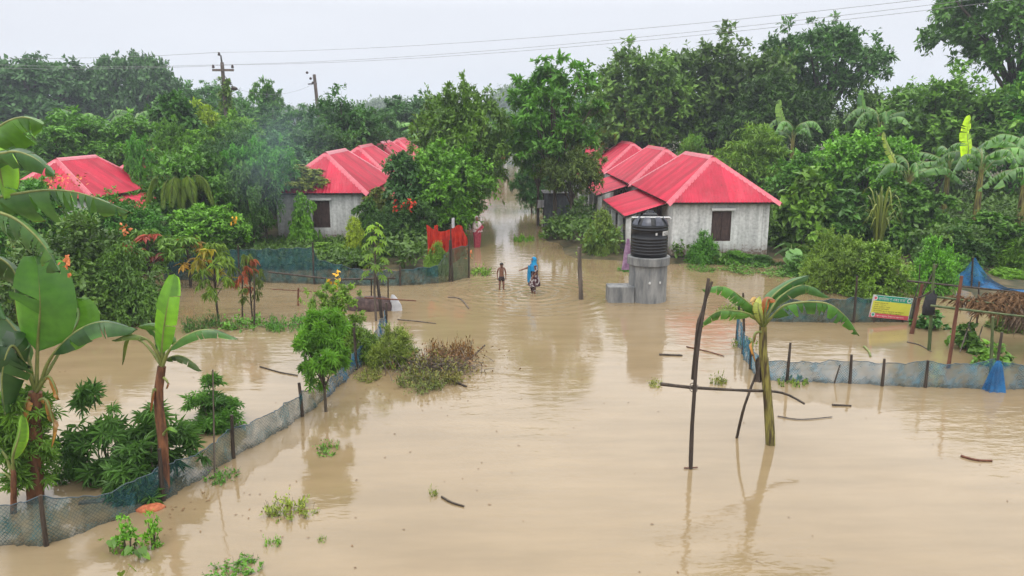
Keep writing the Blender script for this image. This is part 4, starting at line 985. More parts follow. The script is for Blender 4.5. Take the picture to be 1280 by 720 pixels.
# taller neighbour: trunk outside the frame, its leaves arch in
yb = 12.6; bb = G(-75, 650); s0, s1 = bb - Vector((0, 0, .4)), Vector((bb.x + .1, yb, 4.3))
banana('tallest banana at the left edge, long torn leaf arching over the yard', bb, [s0, Vector((bb.x, yb, 2.2)), s1], [
    dict(ctrl=[s1, Q(-30, 262, yb), Q(30, 240, yb + .1), Q(95, 240, yb + .2), Q(166, 266, yb + .3)], wd=1.0, pf=.15, fold=1.0, tears=15, hang=.35, up=(0, -.7, 1), col=(.034, .098, .05), gap=1.0),
    dict(ctrl=[s1, Q(-30, 190, yb + .4), Q(-2, 158, yb + .6), Q(28, 146, yb + .7), Q(56, 156, yb + .8)], wd=.95, pf=.2, fold=.9, tears=3, hang=.25, up=(-.2, -.7, .7), col=BG),
    dict(ctrl=[s1, Q(-25, 215, yb - .2), Q(8, 190, yb - .3), Q(40, 196, yb - .3), Q(69, 220, yb - .3)], wd=.55, pf=.2, fold=.75, tears=3, hang=.2, up=(.2, -.8, .6), col=(.02, .07, .03)),
    dict(ctrl=[s1, Q(-30, 275, yb - .3), Q(8, 268, yb - .5), Q(48, 298, yb - .6), Q(76, 342, yb - .6)], wd=.9, pf=.2, fold=1.0, tears=10, hang=.35, up=(.3, -.6, .8), col=(.034, .098, .046), gap=.9),
    dict(ctrl=[s1, Q(-60, 330, yb - .3), Q(-20, 350, yb - .5), Q(8, 400, yb - .6)], wd=.8, pf=.2, fold=.9, tears=8, hang=.3, col=BD),
    dict(ctrl=[s1, Q(-40, 215, yb), Q(-10, 190, yb), Q(2, 225, yb), Q(6, 250, yb)], wd=.6, pf=.2, fold=.8, tears=3, up=(0, -.9, .4), col=BL),
    dict(ctrl=[s1, Q(-95, 250, yb), Q(-150, 240, yb + .3), Q(-200, 290, yb + .5)], wd=.8, pf=.15, fold=.8, tears=6, col=BG),
    dict(ctrl=[s1, Q(-50, 330, yb + .5), Q(-8, 320, yb + 1.0), Q(20, 345, yb + 1.1), Q(24, 400, yb + 1.1)], wd=.7, pf=.2, fold=.9, tears=7, hang=.3, up=(.2, -.6, .7), col=(.016, .05, .022)),
], rs=(.19, .13), seed=8)
# sucker by the net
ys = 13.0
banana('small banana sucker at the foot of the vine wrapped plant', G(14, 640), [G(14, 640) - Vector((0, 0, .3)), Q(17, 600, ys), Q(16, 585, ys)], [
    dict(ctrl=[Q(16, 590, ys), Q(16, 570, ys - .1), Q(24, 545, ys - .2), Q(28, 518, ys - .2)], wd=.32, pf=.25, fold=.4, tears=1, up=(0, -1, .3), col=BL, shape=.5),
    dict(ctrl=[Q(16, 592, ys), Q(8, 570, ys), Q(-6, 556, ys), Q(-20, 560, ys)], wd=.16, pf=.4, fold=.6, tears=1, col=BD),
    dict(ctrl=[Q(17, 600, ys), Q(8, 592, ys), Q(-6, 590, ys)], wd=.14, pf=.5, fold=.6, tears=1, col=BD)], rs=(.06, .035), stem_mat='bstemred', seed=5)
# middle left plant by the net post
y2 = 13.7; tp = Q(202, 458, y2)
banana('slim banana plant with one upright bright leaf beside the big cassava', G(203, 622), [G(203, 622) - Vector((0, 0, .4)), Q(204, 560, y2), Q(198, 500, y2), tp], [
    dict(ctrl=[tp, Q(203, 428, y2 - .05), Q(208, 388, y2 - .2), Q(218, 342, y2 - .1)], wd=.46, pf=.2, fold=.15, tears=2, hang=.0, up=(-.2, -1, .2), col=(.07, .2, .03), shape=.4),
    dict(ctrl=[tp, Q(212, 436, y2 - .1), Q(235, 418, y2 - .2), Q(262, 412, y2 - .2), Q(298, 424, y2 - .2)], wd=.34, pf=.22, fold=.6, tears=3, hang=.2, up=(0, -.5, 1), col=(.03, .1, .034)),
    dict(ctrl=[tp, Q(196, 440, y2 - .1), Q(184, 424, y2 - .2), Q(162, 418, y2 - .3), Q(140, 426, y2 - .3)], wd=.2, pf=.5, fold=.8, tears=2, hang=.2, up=(0, -.5, 1), col=(.05, .1, .03)),
    dict(ctrl=[tp, Q(190, 440, y2 + .1), Q(176, 426, y2 + .2), Q(158, 424, y2 + .2), Q(153, 456, y2 + .2)], wd=.13, pf=.6, fold=.9, tears=0, up=(0, -.7, .6), col=(.06, .1, .03)),
    dict(ctrl=[tp, Q(206, 450, y2 + .1), Q(222, 444, y2 + .1), Q(238, 450, y2 + .1), Q(252, 464, y2 + .1)], wd=.24, pf=.25, fold=.9, tears=4, hang=.3, col=(.03, .07, .025)),
    dict(ctrl=[tp, Q(198, 436, y2 + .15), Q(194, 416, y2 + .2), Q(178, 404, y2 + .3)], wd=.3, pf=.3, fold=.6, tears=2, up=(0, -.8, .5), col=BD),
    dict(ctrl=[tp, Q(206, 432, y2 + .1), Q(210, 424, y2 + .1), Q(194, 408, y2 + .2), Q(172, 408, y2 + .2)], wd=.32, pf=.25, fold=.6, tears=2, up=(.1, -.9, .4), col=BG),
    dict(ctrl=[Q(200, 490, y2), Q(192, 486, y2 - .1), Q(189, 500, y2 - .12), Q(188, 515, y2 - .12)], wd=.07, pf=.1, fold=.9, tears=0, col=(.16, .07, .04)),
    dict(ctrl=[Q(203, 470, y2), Q(209, 476, y2 - .1), Q(208, 486, y2 - .12)], wd=.06, pf=.1, fold=.9, tears=0, col=(.12, .05, .03)),
    dict(ctrl=[Q(202, 545, y2), Q(212, 534, y2 - .2), Q(222, 540, y2 - .25)], wd=.14, pf=.2, fold=.5, tears=0, col=BL)], rs=(.105, .075), stem_mat='bstemred', seed=9)
# right plant with the broken crown
y3 = 15.9; tp = Q(954, 408, y3)
bt = banana('leaning banana plant with bent leaves, tied to a pole frame in open water', G(966, 556), [G(966, 556) - Vector((0, 0, .4)), Q(960, 500, y3), Q(954, 440, y3), tp], [
    dict(ctrl=[tp, Q(945, 388, y3 - .1), Q(928, 372, y3 - .3), Q(905, 358, y3 - .4), Q(877, 362, y3 - .4)], wd=.42, pf=.22, fold=.9, tears=13, hang=.2, up=(0, -.5, 1), col=(.03, .11, .03)),
    dict(ctrl=[tp, Q(940, 394, y3 - .2), Q(920, 388, y3 - .4), Q(895, 390, y3 - .5), Q(872, 410, y3 - .5)], wd=.38, pf=.25, fold=.9, tears=9, hang=.25, up=(0, -.5, 1), col=(.04, .125, .03)),
    dict(ctrl=[tp, Q(958, 386, y3 + .1), Q(968, 368, y3 + .2), Q(990, 352, y3 + .3), Q(1012, 344, y3 + .35)], wd=.5, pf=.2, fold=.8, tears=3, hang=.2, up=(.2, -.7, .7), col=(.026, .085, .04)),
    dict(ctrl=[tp, Q(962, 390, y3), Q(976, 370, y3 + .1), Q(1005, 356, y3 + .1), Q(1038, 372, y3 + .1)], wd=.45, pf=.22, fold=.85, tears=4, hang=.2, up=(0, -.6, .9), col=(.028, .09, .038)),
    dict(ctrl=[tp, Q(964, 396, y3 - .2), Q(985, 380, y3 - .4), Q(1030, 378, y3 - .5), Q(1056, 394, y3 - .5), Q(1074, 420, y3 - .5)], wd=.55, pf=.18, fold=1.0, tears=15, hang=.4, gap=.9, up=(0, -.6, 1), col=(.026, .1, .03)),
    dict(ctrl=[tp, Q(951, 396, y3 - .25), Q(948, 384, y3 - .3), Q(950, 370, y3 - .25)], wd=.26, pf=.1, fold=.3, tears=3, up=(0, -1, .2), col=(.22, .3, .14)),
    dict(ctrl=[tp, Q(946, 396, y3 - .1), Q(936, 384, y3 - .15), Q(930, 374, y3 - .15)], wd=.26, pf=.2, fold=.5, tears=3, up=(0, -.8, .5), col=BG),
    dict(ctrl=[tp, Q(957, 388, y3 - .2), Q(960, 374, y3 - .2), Q(970, 376, y3 - .25)], wd=.22, pf=.1, fold=.5, tears=3, up=(0, -.8, .6), col=(.2, .08, .05)),
    dict(ctrl=[Q(954, 414, y3), Q(944, 416, y3 - .15), Q(941, 432, y3 - .18), Q(944, 452, y3 - .18)], wd=.14, pf=.1, fold=.9, tears=2, col=(.15, .09, .045)),
    dict(ctrl=[tp, Q(946, 384, y3), Q(944, 374, y3), Q(938, 378, y3 - .1)], wd=.18, pf=.1, fold=.5, tears=2, up=(0, -.8, .6), col=(.22, .17, .1))], rs=(.105, .08), stem_mat='bstem', seed=12)

# banana plants among the trees, each grown to its own height
def put_banana(seed, px, Y, top, label, rz, nl=8, sc=1.0, bright=1.0):
    rng = np.random.default_rng(seed); b = P(px, 360, Y); h = P(px, top, Y).z; hs = max(h - .25 * sc, .8)
    t = thing('banana_plant', label, 'banana plant', (b.x, Y, 0), group='banana plants')
    MB().tube([(0, 0, -.4), (.03, 0, hs * .5), (0, 0, hs)], [.17 * sc, .14 * sc, .09 * sc], 9).obj('trunk', M['bstem'], t, smooth=True)
    for i in range(nl):
        a = rz + i * 2.4 + rng.uniform(-.3, .3); el = rng.uniform(.45, 1.4); Ll = rng.uniform(2.0, 2.9) * sc; d = Vector((math.cos(a), math.sin(a), 0)); c0 = Vector((0, 0, hs - .1 - .5 * rng.random() * sc))
        c = [c0, c0 + d * Ll * .25 * math.cos(el) + Vector((0, 0, Ll * .35 * math.sin(el) + .1)), c0 + d * Ll * (.35 + .3 * math.cos(el)) + Vector((0, 0, Ll * .5 * math.sin(el))), c0 + d * Ll * (.55 + .45 * math.cos(el)) + Vector((0, 0, Ll * (.5 * math.sin(el) - .28)))]
        mb, rb = banana_leaf(c, rng.uniform(.55, .8) * sc, .2, .7, 14, rng, .4, gap=1.1)
        k = rng.uniform(.9, 1.7) * bright; lo = mb.obj('leaf', M['bleaf'], t, smooth=True, color=(.038 * k, .105 * k, .046 * k)); rb.obj('midrib', M['petiole'], lo, smooth=True)
    return t
def erect(t, base, tip, wd, colr, label, seed):
    rng = np.random.default_rng(seed); o = Vector(t.location); a, b = Vector(base) - o, Vector(tip) - o; d = b - a
    mb, rb = banana_leaf([a, a + d * .3 + Vector((.05, -.05, 0)), a + d * .65 + Vector((-.06, -.02, 0)), b], wd, .03, .22, 7, rng, .12, up=(.35, -1, .1), shape=.4, gap=.9)
    lo = mb.obj('leaf', M['bleaf'], t, smooth=True, color=colr, label=label); rb.obj('midrib', M['petiole'], lo)
yl = put_banana(41, 1208, 40, 204, 'banana plant with one upright glowing yellow green leaf at the right', .4, 9, 1.25)
erect(yl, P(1207, 206, 40), P(1212, 143, 40), .85, (.22, .42, .02), 'upright yellow green new leaf', 61)
pb_ = put_banana(42, 1122, 43, 212, 'banana plant with pale leaf sheath left of the yellow leaved one', 2.0, 8, 1.2)
erect(pb_, P(1121, 216, 43), P(1104, 164, 43), .5, (.12, .19, .06), 'pale folded leaf sheath', 62)
put_banana(43, 1262, 42, 190, 'banana plant with drooping leaves at the right frame edge', 1.2, 9, 1.3)
q_ = put_banana(44, 977, 56, 163, 'banana plant below the layered dark tree, far behind the house', 2.2, 7, 1.3)
erect(q_, P(978, 164, 56), P(975, 124, 56), .8, (.09, .19, .07), 'upright torn leaf', 63)
q_ = put_banana(45, 1080, 58, 150, 'tall banana in the dark gap right of the one below the layered tree', 3.6, 8, 1.4)
erect(q_, P(1079, 152, 58), P(1078, 112, 58), .9, (.06, .16, .08), 'upright blue green leaf', 64)
put_banana(47, 1168, 45, 205, 'banana plant behind the yellow leaved one, partly hidden', 4.4, 8, 1.3)
put_banana(48, 1302, 34, 225, 'banana plant whose broad leaf enters from the right frame edge', 3.1, 8, 1.4)
q_ = put_banana(49, 120, 70, 152, 'banana top in the trees behind the far left red roof', .7, 6, 1.2)
put_banana(50, 192, 72, 148, 'banana top left of the narrow vine tree', 1.7, 7, 1.3)
put_banana(51, 503, 92, 160, 'far banana top beside the hazy tree left of the lane', 2.9, 7, 1.5, 1.4)
# ------------------------------------------------------------------ net fences
def net_attrs(ob):
    me = ob.data; z = [v.co.z + .2 for v in me.vertices]; d = [v.co.x for v in me.vertices]
    for nm_, va_ in (('d', d), ('h', z)): me.attributes.new(nm_, 'FLOAT', 'POINT').data.foreach_set('value', va_)
def net_fence(label, pts, mat, seed, sag=.10, post_mat='wood', wob=.05, fence_name='net_fence', extra=None):
    """pts: (px, py of foot, py of net top, py of post top or None[, net material change])"""
    rng = np.random.default_rng(seed); g0 = [G(p[0], p[1]) for p in pts]; o = g0[0]
    t = thing(fence_name, label, 'net fence', o)
    tops = [P(p[0], p[2], g_.y).z for p, g_ in zip(pts, g0)]
    i = 0; segs = []
    mats = [p[4] if len(p) > 4 else mat for p in pts]
    rows = []; cur = mats[0]
    def flush(rows, cur):
        if len(rows) > 1:
            arr = np.array(rows); nr = rng.random(arr.shape[:2])
            no = MB().grid(arr, a=.5 + .5 * (nr - .5) + .16 * np.sin(np.arange(arr.shape[0]) * .9)[:, None]).obj('net', M[cur], t)
            dd = np.concatenate([[0], np.cumsum(np.linalg.norm(np.diff(arr[:, 0], axis=0), axis=1))]); dd = np.repeat(dd, arr.shape[1])
            for nm_, va_ in (('d', dd), ('h', arr[:, :, 2].ravel())): at_ = no.data.attributes.new(nm_, 'FLOAT', 'POINT'); at_.data.foreach_set('value', va_)
            MB().tube(arr[:, -1], .010, 4, cap=False).obj('top_cord', M['netblue'], t)
    for j in range(len(pts) - 1):
        a, b = g0[j] - o, g0[j + 1] - o; d = b - a; n = max(4, int(d.length / .09)); pn = np.array((-d.y, d.x, 0)) / max(d.length, .01)
        for k in range(n + (1 if j == len(pts) - 2 else 0)):
            f = k / n; base = np.array(a) * (1 - f) + np.array(b) * f; hz_ = tops[j] * (1 - f) + tops[j + 1] * f
            hz_ -= sag * d.length * .5 * 4 * f * (1 - f) * .5; hz_ = max(hz_, .05)
            row = []
            for q in np.linspace(-.06, 1, 6):
                w_ = wob * (math.sin(k * .55 + q * 4 + j) + .6 * math.sin(k * 1.7 + q * 7) + .5 * math.sin(k * 3.1 + j * 2)) * (.4 + .6 * math.sin(PI * f))
                row.append(base + pn * w_ + np.array((0, 0, (hz_ + .03 * math.sin(k * .8 + j)) * q)))
            rows.append(row)
        if j + 1 < len(pts) - 1 and mats[j + 1] != cur:
            base = np.array(b); rows.append([base + np.array((0, 0, tops[j + 1] * q)) for q in np.linspace(-.06, 1, 6)])
            flush(rows, cur); rows = []; cur = mats[j + 1]
    flush(rows, cur)
    for p, g_ in zip(pts, g0):
        if p[3] is not None:
            zt = P(p[0], p[3], g_.y).z; l = g_ - o; dx = rng.uniform(-.05, .05)
            MB().tube([l + Vector((0, -.03, -.4)), l + Vector((dx * .5, -.03, zt * .5)), l + Vector((dx, -.03, zt))], [.045, .04, .034], 7, wob=.2, rng=rng).obj('post', M[post_mat], t)
    return t
fa = net_fence('long sagging grey green net fence curving from the left foreground to the blue peak', [
    (-60, 690, 640, None), (0, 683, 634, None), (59, 681, 621, 618), (130, 655, 620, None), (205, 625, 582, 560), (250, 600, 566, None), (292, 572, 536, 518), (335, 548, 520, None), (379, 520, 490, 478, 'netgrey'),
    (408, 498, 478, None, 'netblue'), (446, 462, 438, 404, 'netblue'), (470, 440, 414, None, 'netblue'), (483, 419, 388, 378, 'netblue')], 'netgrey', 1)
r_ = np.random.default_rng(4); 
net_fence('dark teal net fence in front of the creeper covered house', [
    (205, 349, 318, None), (232, 350, 318, None), (300, 352, 312, 306), (393, 355, 309, 303), (398, 355, 324, None), (455, 357, 338, None), (500, 357, 338, 333), (548, 354, 332, None, 'netgreen'), (562, 352, 312, 300, 'netgreen'), (586, 347, 306, 300, 'netgreen')], 'netteal', 2, sag=.03, wob=.07)
net_fence('pale blue net fence with short posts across the right foreground', [
    (920, 424, 392, 372), (928, 442, 414, 410), (938, 461, 436, 430), (950, 473, 449, None), (983, 477, 452, 428), (1062, 479, 450, 443), (1102, 482, 454, 448), (1156, 484, 452, 450), (1200, 485, 456, None), (1240, 486, 449, 415), (1290, 487, 460, None), (1330, 488, 455, 450)], 'netpale', 3, sag=.09)
net_fence('dark green net fence behind the fine leaved bushes and the sign', [
    (955, 402, 372, 368), (1010, 403, 376, None), (1067, 403, 372, 345), (1140, 402, 378, 372)], 'netteal', 5, sag=.04)
# peaked bright blue net at the right
t = thing('net', 'bright blue net pulled up to a peak behind the bamboo frame', 'net', G(1215, 362))
o_ = G(1215, 362); rows = []
prof = [(1186, 355, 353), (1196, 357, 346), (1204, 359, 338), (1210, 360, 329), (1216, 361, 322), (1222, 362, 331), (1230, 363, 343), (1242, 365, 352), (1256, 367, 359), (1285, 370, 363)]
for (px, pb, ptp) in prof:
    b = G(px, pb); zt = max(P(px, ptp, b.y).z, .1); rows.append([np.array(b - o_) + np.array((0, .12 * math.sin(q * 5 + px), zt * q)) for q in np.linspace(-.1, 1, 6)])
net_attrs(MB().grid(np.array(rows), a=.75).obj('mesh_sheet', M['netbright'], t))
MB().tube([np.array(G(1216, 361) - o_) + (0, .05, -.4), np.array(P(1217, 322, o_.y) - o_) + (0, .05, 0)], .035, 6).obj('post', M['wood'], t)
# bunched blue net at the post
b = G(1241, 487); t = thing('net', 'bunched bright blue net tied to a post of the pale right fence', 'net', b)
mb = MB(); rg = np.random.default_rng(6); zt = P(1241, 450, b.y).z
rows = []
for k in range(25):
    an = 2 * PI * k / 24; r0 = .2 * (1 + .4 * math.sin(k * 2.6) + .15 * math.sin(k * 5.1)); rows.append([np.array((math.cos(an) * r0 * (1 - q) ** .7 + .05 * math.cos(an), -.08 + math.sin(an) * r0 * .6 * (1 - q) + .04 * math.sin(an), zt * q)) for q in np.linspace(-.03, 1, 8)])
mb.grid(np.array(rows), a=.45 + .4 * np.random.default_rng(3).random((25, 8))); net_attrs(mb.obj('mesh_sheet', M['netbright'], t))

def stick(name, label, cat, a, b, r=.03, mat='wood', mid=None, group=None, r2=None):
    o = (Vector(a) + Vector(b)) / 2; pts = [Vector(a) - o] + ([Vector(m_) - o for m_ in mid] if mid else []) + [Vector(b) - o]
    pts = bez(pts, 10); rg = np.random.default_rng(int(abs(o.x * 100)) % 1000)
    ob = MB().tube(pts, np.linspace(r, r2 or r * .75, 10), 7, wob=.25, rng=rg).obj(name, M[mat], smooth=True); ob.location = o
    return tag(ob, label, cat, group)
# loose posts
stick('post', 'bare square post standing alone in the water left of the tank', 'post', G(727, 374) - Vector((0, 0, .4)), P(724, 309, G(727, 374).y), .10, 'greywood')
for px, pb, ptp, lb, mt, r in ((302, 400, 344, 'bare stick left of the thin mango sapling', 'wood', .03), (317, 408, 342, 'taller bare stick right of the thin mango sapling', 'wood', .035), (372, 382, 360, 'short rust red stake near the long thin rail', 'rust', .045), (267, 590, 545, 'thin cane rising through the low round cassava', 'greywood', .018),
        (945, 470, 452, 'thin leaning stake in the pale net left of its tallest post', 'wood', .02), (1040, 479, 456, 'short slanting stick leaning inside the pale net', 'wood', .022)):
    b = G(px, pb); tp_ = P(px + (10 if 'slant' in lb else (-1 if 'thin cane' in lb else 1)), ptp if 'cane' not in lb else 462, b.y)
    stick('stake', lb, 'stake', b - Vector((0, 0, .3)), tp_, r, mt)
a, b = G(340, 372), G(405, 372); stick('rail', 'long thin rail lying low beside the rust red stake', 'rail', a + Vector((0, 0, .35)), b + Vector((0, 0, .22)), .02, 'rust')
# support frame of the leaning banana
fr = thing('pole_support', 'dark pole frame holding up the leaning banana plant', 'pole support', G(864, 587))
f0 = G(864, 587)
def rel(v): return Vector(v) - f0
rg = np.random.default_rng(9)
def fpole(nm, pts, r):
    MB().tube(bez([rel(p_) for p_ in pts], 12), np.linspace(r, r * .7, 12), 7, wob=.3, rng=rg).obj(nm, M['wood'], fr, smooth=True)
fpole('post', [f0 - Vector((0, 0, .4)), P(865, 540, 14.75), P(872, 440, 14.9), P(886, 348, 15.1)], .046)
fpole('post', [P(866, 474, 15.05), P(872, 410, 15.0), P(878, 388, 15.05), P(890, 352, 15.2)], .036)
fpole('crossbar', [P(826, 480, 14.9), P(866, 484.5, 14.98), P(930, 488, 15.6), P(964, 489, 16.02), P(984, 493, 16.1), P(1006, 505, 15.9)], .036)
fpole('prop', [G(919, 545) - Vector((0, 0, .3)), P(930, 510, 16.0), P(945, 468, 16.1)], .036)
fpole('prop', [P(930, 412, 16.25), P(929, 366, 16.3)], .03)
c = P(867, 484.5, 14.9); mb = MB()
for i in range(3): mb.tube([rel(c) + Vector((.075 * math.cos(a_), .075 * math.sin(a_), -.05 + .05 * i + .02 * math.sin(a_))) for a_ in np.linspace(0, 2 * PI, 9)], .01, 4)
mb.obj('lashing', M['greywood'], fr)
b = G(949, 470); mb = MB(); rows = []
for k in range(7):
    rows.append([np.array((-.14 + .05 * k + .02 * math.sin(q * 5 + k), .03 * math.sin(k * 2.2), .0 + q * (.5 + .08 * math.sin(k * 1.4)))) for q in np.linspace(0, 1, 6)])
ob = mb.grid(np.array(rows)).obj('rag', M['greywood']); ob.location = P(951, 478, 16.0) + Vector((0, .0, .0)); tag(ob, 'grey rag hanging on the slanted prop beside the leaning banana trunk', 'rag')

# bamboo frame, thatch and bag at the right
def pole2(label, pb, pt_, r, mt, Yt=None, name='post'):
    b = G(*pb); stick(name, label, 'post', b - Vector((0, 0, .4)), P(*pt_, Yt or b.y), r, mt, group='poles of the bamboo frame')
pole2('tall green bamboo post left of the rusty leaning pole', (1162, 438), (1168, 330), .055, 'bamboo')
pole2('rusty brown pole leaning right, in the bamboo frame', (1185, 460), (1202, 345), .06, 'rust')
pole2('bent brown trunk post right beside the yellow sign', (1138, 417), (1153, 355), .07, 'rust')
pole2('green bamboo post behind the bunched blue net', (1240, 470), (1241, 396), .05, 'bamboo')
pole2('thin dark post in the middle of the bamboo frame', (1222, 408), (1224, 352), .035, 'wood')
pole2('thin dark post under the thatch, farther right', (1285, 430), (1286, 385), .04, 'wood')
Yb = G(1170, 440).y
stick('rail', 'topmost thin rail of the bamboo frame', 'rail', P(1134, 351, Yb + 2.2), P(1300, 368, Yb + 2.0), .035, 'wood', group='rails of the bamboo frame')
stick('rail', 'middle bamboo rail under the thatch', 'rail', P(1160, 370, Yb + .4), P(1300, 386, Yb - .2), .035, 'bamboo', group='rails of the bamboo frame')
stick('rail', 'lowest and nearest bamboo rail of the frame', 'rail', P(1163, 382, Yb - .1), P(1300, 398, Yb - 1.4), .04, 'bamboo', group='rails of the bamboo frame')
stick('branch', 'slanting dry branch from the sign to the bamboo post', 'branch', P(1148, 372, Yb + 2), P(1170, 358, Yb + 1.6), .03, 'wood', mid=[P(1158, 368, Yb + 1.8)])
stick('branch', 'forked dry branch above the yellow sign', 'branch', P(1148, 380, Yb + 2.6), P(1172, 330, Yb + 2.6), .03, 'wood', mid=[P(1158, 356, Yb + 2.6)])
stick('branch', 'thin dry branch rising right of the sign', 'branch', P(1140, 382, Yb + 3), P(1150, 330, Yb + 3), .022, 'wood', mid=[P(1148, 356, Yb + 3)])
for i, (x0, y0_, x1, y1_) in enumerate(((1200, 440, 1215, 395), (1232, 462, 1210, 405), (1215, 452, 1228, 408), (1200, 470, 1222, 430))):
    stick('branch', ('dry stick propped among pumpkin leaves, leaning right', 'long dry stick crossing the pumpkin vine', 'short dry stick amid the pumpkin vine', 'fallen dry stick below the pumpkin vine')[i], 'branch', P(x0, y0_, Yb - .2), P(x1, y1_, Yb + .3), .02, 'greywood')
# thatch: mats of dry palm leaf thrown over the rails
t = thing('thatch_pile', 'heap of dry brown thatch hanging over the rails at the right edge', 'thatch', P(1255, 385, Yb))
oo = P(1255, 385, Yb); mb, m2 = MB(), MB(); rg = np.random.default_rng(14)
n = 900; x = rg.uniform(-1.1, 2.2, n); yv = rg.uniform(-.7, 1.1, n); z = .28 + .16 * np.sin(x * 2.2) - .18 * x * .5 - .1 * np.abs(yv) + rg.uniform(-.08, .1, n)
d = runit(rg, n); d[:, 2] = -.35 - .4 * rg.random(n); leaves(mb, np.stack([x, yv, z], 1), d, runit(rg, n) + (0, 0, 1.5), rg.uniform(.25, .6, n), .05, LANCE, rg.random(n)); mb.obj('top_layer', M['drybrown'], t)
n = 420; x = rg.uniform(-.25, 2.2, n); yv = -.68 + rg.uniform(-.1, .25, n); z = .12 - .09 * x + rg.uniform(-.1, .08, n)
d = np.stack([rg.normal(size=n) * .16, rg.normal(size=n) * .12 - .1, -np.ones(n)], 1); leaves(m2, np.stack([x, yv, z], 1), d, np.tile((0, -1., .2), (n, 1)) + runit(rg, n) * .4, rg.uniform(.35, .8, n), .06, LANCE, rg.random(n)); m2.obj('fringe', M['thatch'], t)
# black bag
b = P(1160, 394, Yb + .1); rings_ = [((0, 0, 0), .16, .02), ((0, 0, .02), .2, .06), ((-.01, 0, .25), .2, .09), ((.02, 0, .5), .19, .07), ((.03, 0, .62), .19, .03), ((.09, 0, .7), .04, .02), ((.1, 0, .78), .02, .02)]
ob = MB().loft(rings_, 14, fold=.14, seed=3).obj('bag', M['black'], smooth=True); ob.location = b; tag(ob, 'black bag hanging on the green bamboo post', 'bag')

# ------------------------------------------------------------------ sign board
sg = thing('sign_board', 'yellow notice board with green heading and red foot behind the right net', 'sign', G(1112, 402))
so_ = G(1112, 402); Ys = so_.y - .15
TL, TR, BL_, BR_ = P(1090.5, 367.5, Ys), P(1139.5, 374, Ys), P(1088.5, 397, Ys), P(1136.5, 400, Ys)
cx = (TL + TR + BL_ + BR_) / 4; ex = ((TR - TL) + (BR_ - BL_)).normalized(); ez = Vector((0, -.03, 1)); ez = (ez - ex * ez.dot(ex)).normalized(); ey = ex.cross(ez)
Wb, Hb = (TR - TL).length, ((TL - BL_).length + (TR - BR_).length) / 2
rot = Matrix((ex, -ey * -1 if False else ez.cross(ex), ez)).transposed()
bd = thing('board', '', '', (0, 0, 0)); bpy.data.objects.remove(bd)
def bpart(nm, lo, hi, mt, par=None, dy=0):
    o = MB().box(lo, hi).obj(nm, M[mt] if isinstance(mt, str) else mt, sg); o.matrix_local = Matrix.Translation(cx - so_) @ rot.to_4x4(); return o
def flat(nm, c0): return rough_mat(nm, tuple(x * .93 for x in c0), c0, 5, .5, bump=0)
my, mg_, mr_ = flat('sign_yellow', (.55, .54, .07)), flat('sign_green', (.01, .26, .17)), flat('sign_red', (.5, .07, .1))
ink, pk = flat('sign_ink', (.16, .14, .04)), flat('sign_pale', (.75, .5, .5))
bpart('board', (-Wb / 2, .0, -Hb / 2), (Wb / 2, .03, Hb / 2), 'white')
bpart('heading', (-Wb / 2 + .09, -.004, Hb / 2 - .2), (Wb / 2 - .02, -.0005, Hb / 2 - .005), mg_)
bpart('panel', (-Wb / 2 + .03, -.004, -Hb / 2 + .158), (Wb / 2 - .02, -.0005, Hb / 2 - .203), my)
bpart('footer', (-Wb / 2 + .01, -.004, -Hb / 2 + .005), (Wb / 2 - .02, -.0005, -Hb / 2 + .155), mr_)
def txt(nm, body, x, z, size, mt, wmax=None):
    cu = bpy.data.curves.new(nm, 'FONT'); cu.body = body; cu.size = size; cu.extrude = .001; cu.align_x = 'LEFT'
    o = bpy.data.objects.new(nm, cu); COL.objects.link(o); bpy.context.view_layer.update()
    me = bpy.data.meshes.new_from_object(o.evaluated_get(bpy.context.evaluated_depsgraph_get())); bpy.data.objects.remove(o)
    if not len(me.vertices): return None
    xs_ = [v.co.x for v in me.vertices]; w_ = max(xs_) - min(xs_)
    k = (wmax / w_) if wmax else 1
    for v in me.vertices: v.co = Vector(((v.co.x - min(xs_)) * k, -v.co.z * 1 - .0065, v.co.y))
    me.materials.clear(); me.materials.append(mt); ob = part(nm, me, sg)
    ob.matrix_local = Matrix.Translation(cx - so_) @ rot.to_4x4() @ Matrix.Translation((x, 0, z)); return ob
wm = M['white']
txt('lettering', 'বানিয়াচং দু একর জমি', -Wb / 2 + .2, Hb / 2 - .16, .15, wm, Wb - .42)
lines = ['আশ্রয়ণ প্রকল্প : নাম', 'গ্রাম : দাগ নং', 'জমির পরিমাণ : শতক', 'উপজেলা ভূমি অফিস', 'এই জমিতে কোন প্রকার ঘর নির্মাণ', 'সম্পূর্ণ নিষেধ আদেশক্রমে']
for i, l in enumerate(lines):
    txt('lettering', l, -Wb / 2 + .09, Hb / 2 - .285 - i * .072, .055, ink, (Wb - .25) * (.42, .36, .5, .48, .95, .9)[i])
txt('lettering', 'আদেশক্রমে উপজেলা প্রশাসন', -Wb / 2 + .24, -Hb / 2 + .045, .08, pk, Wb - .42)
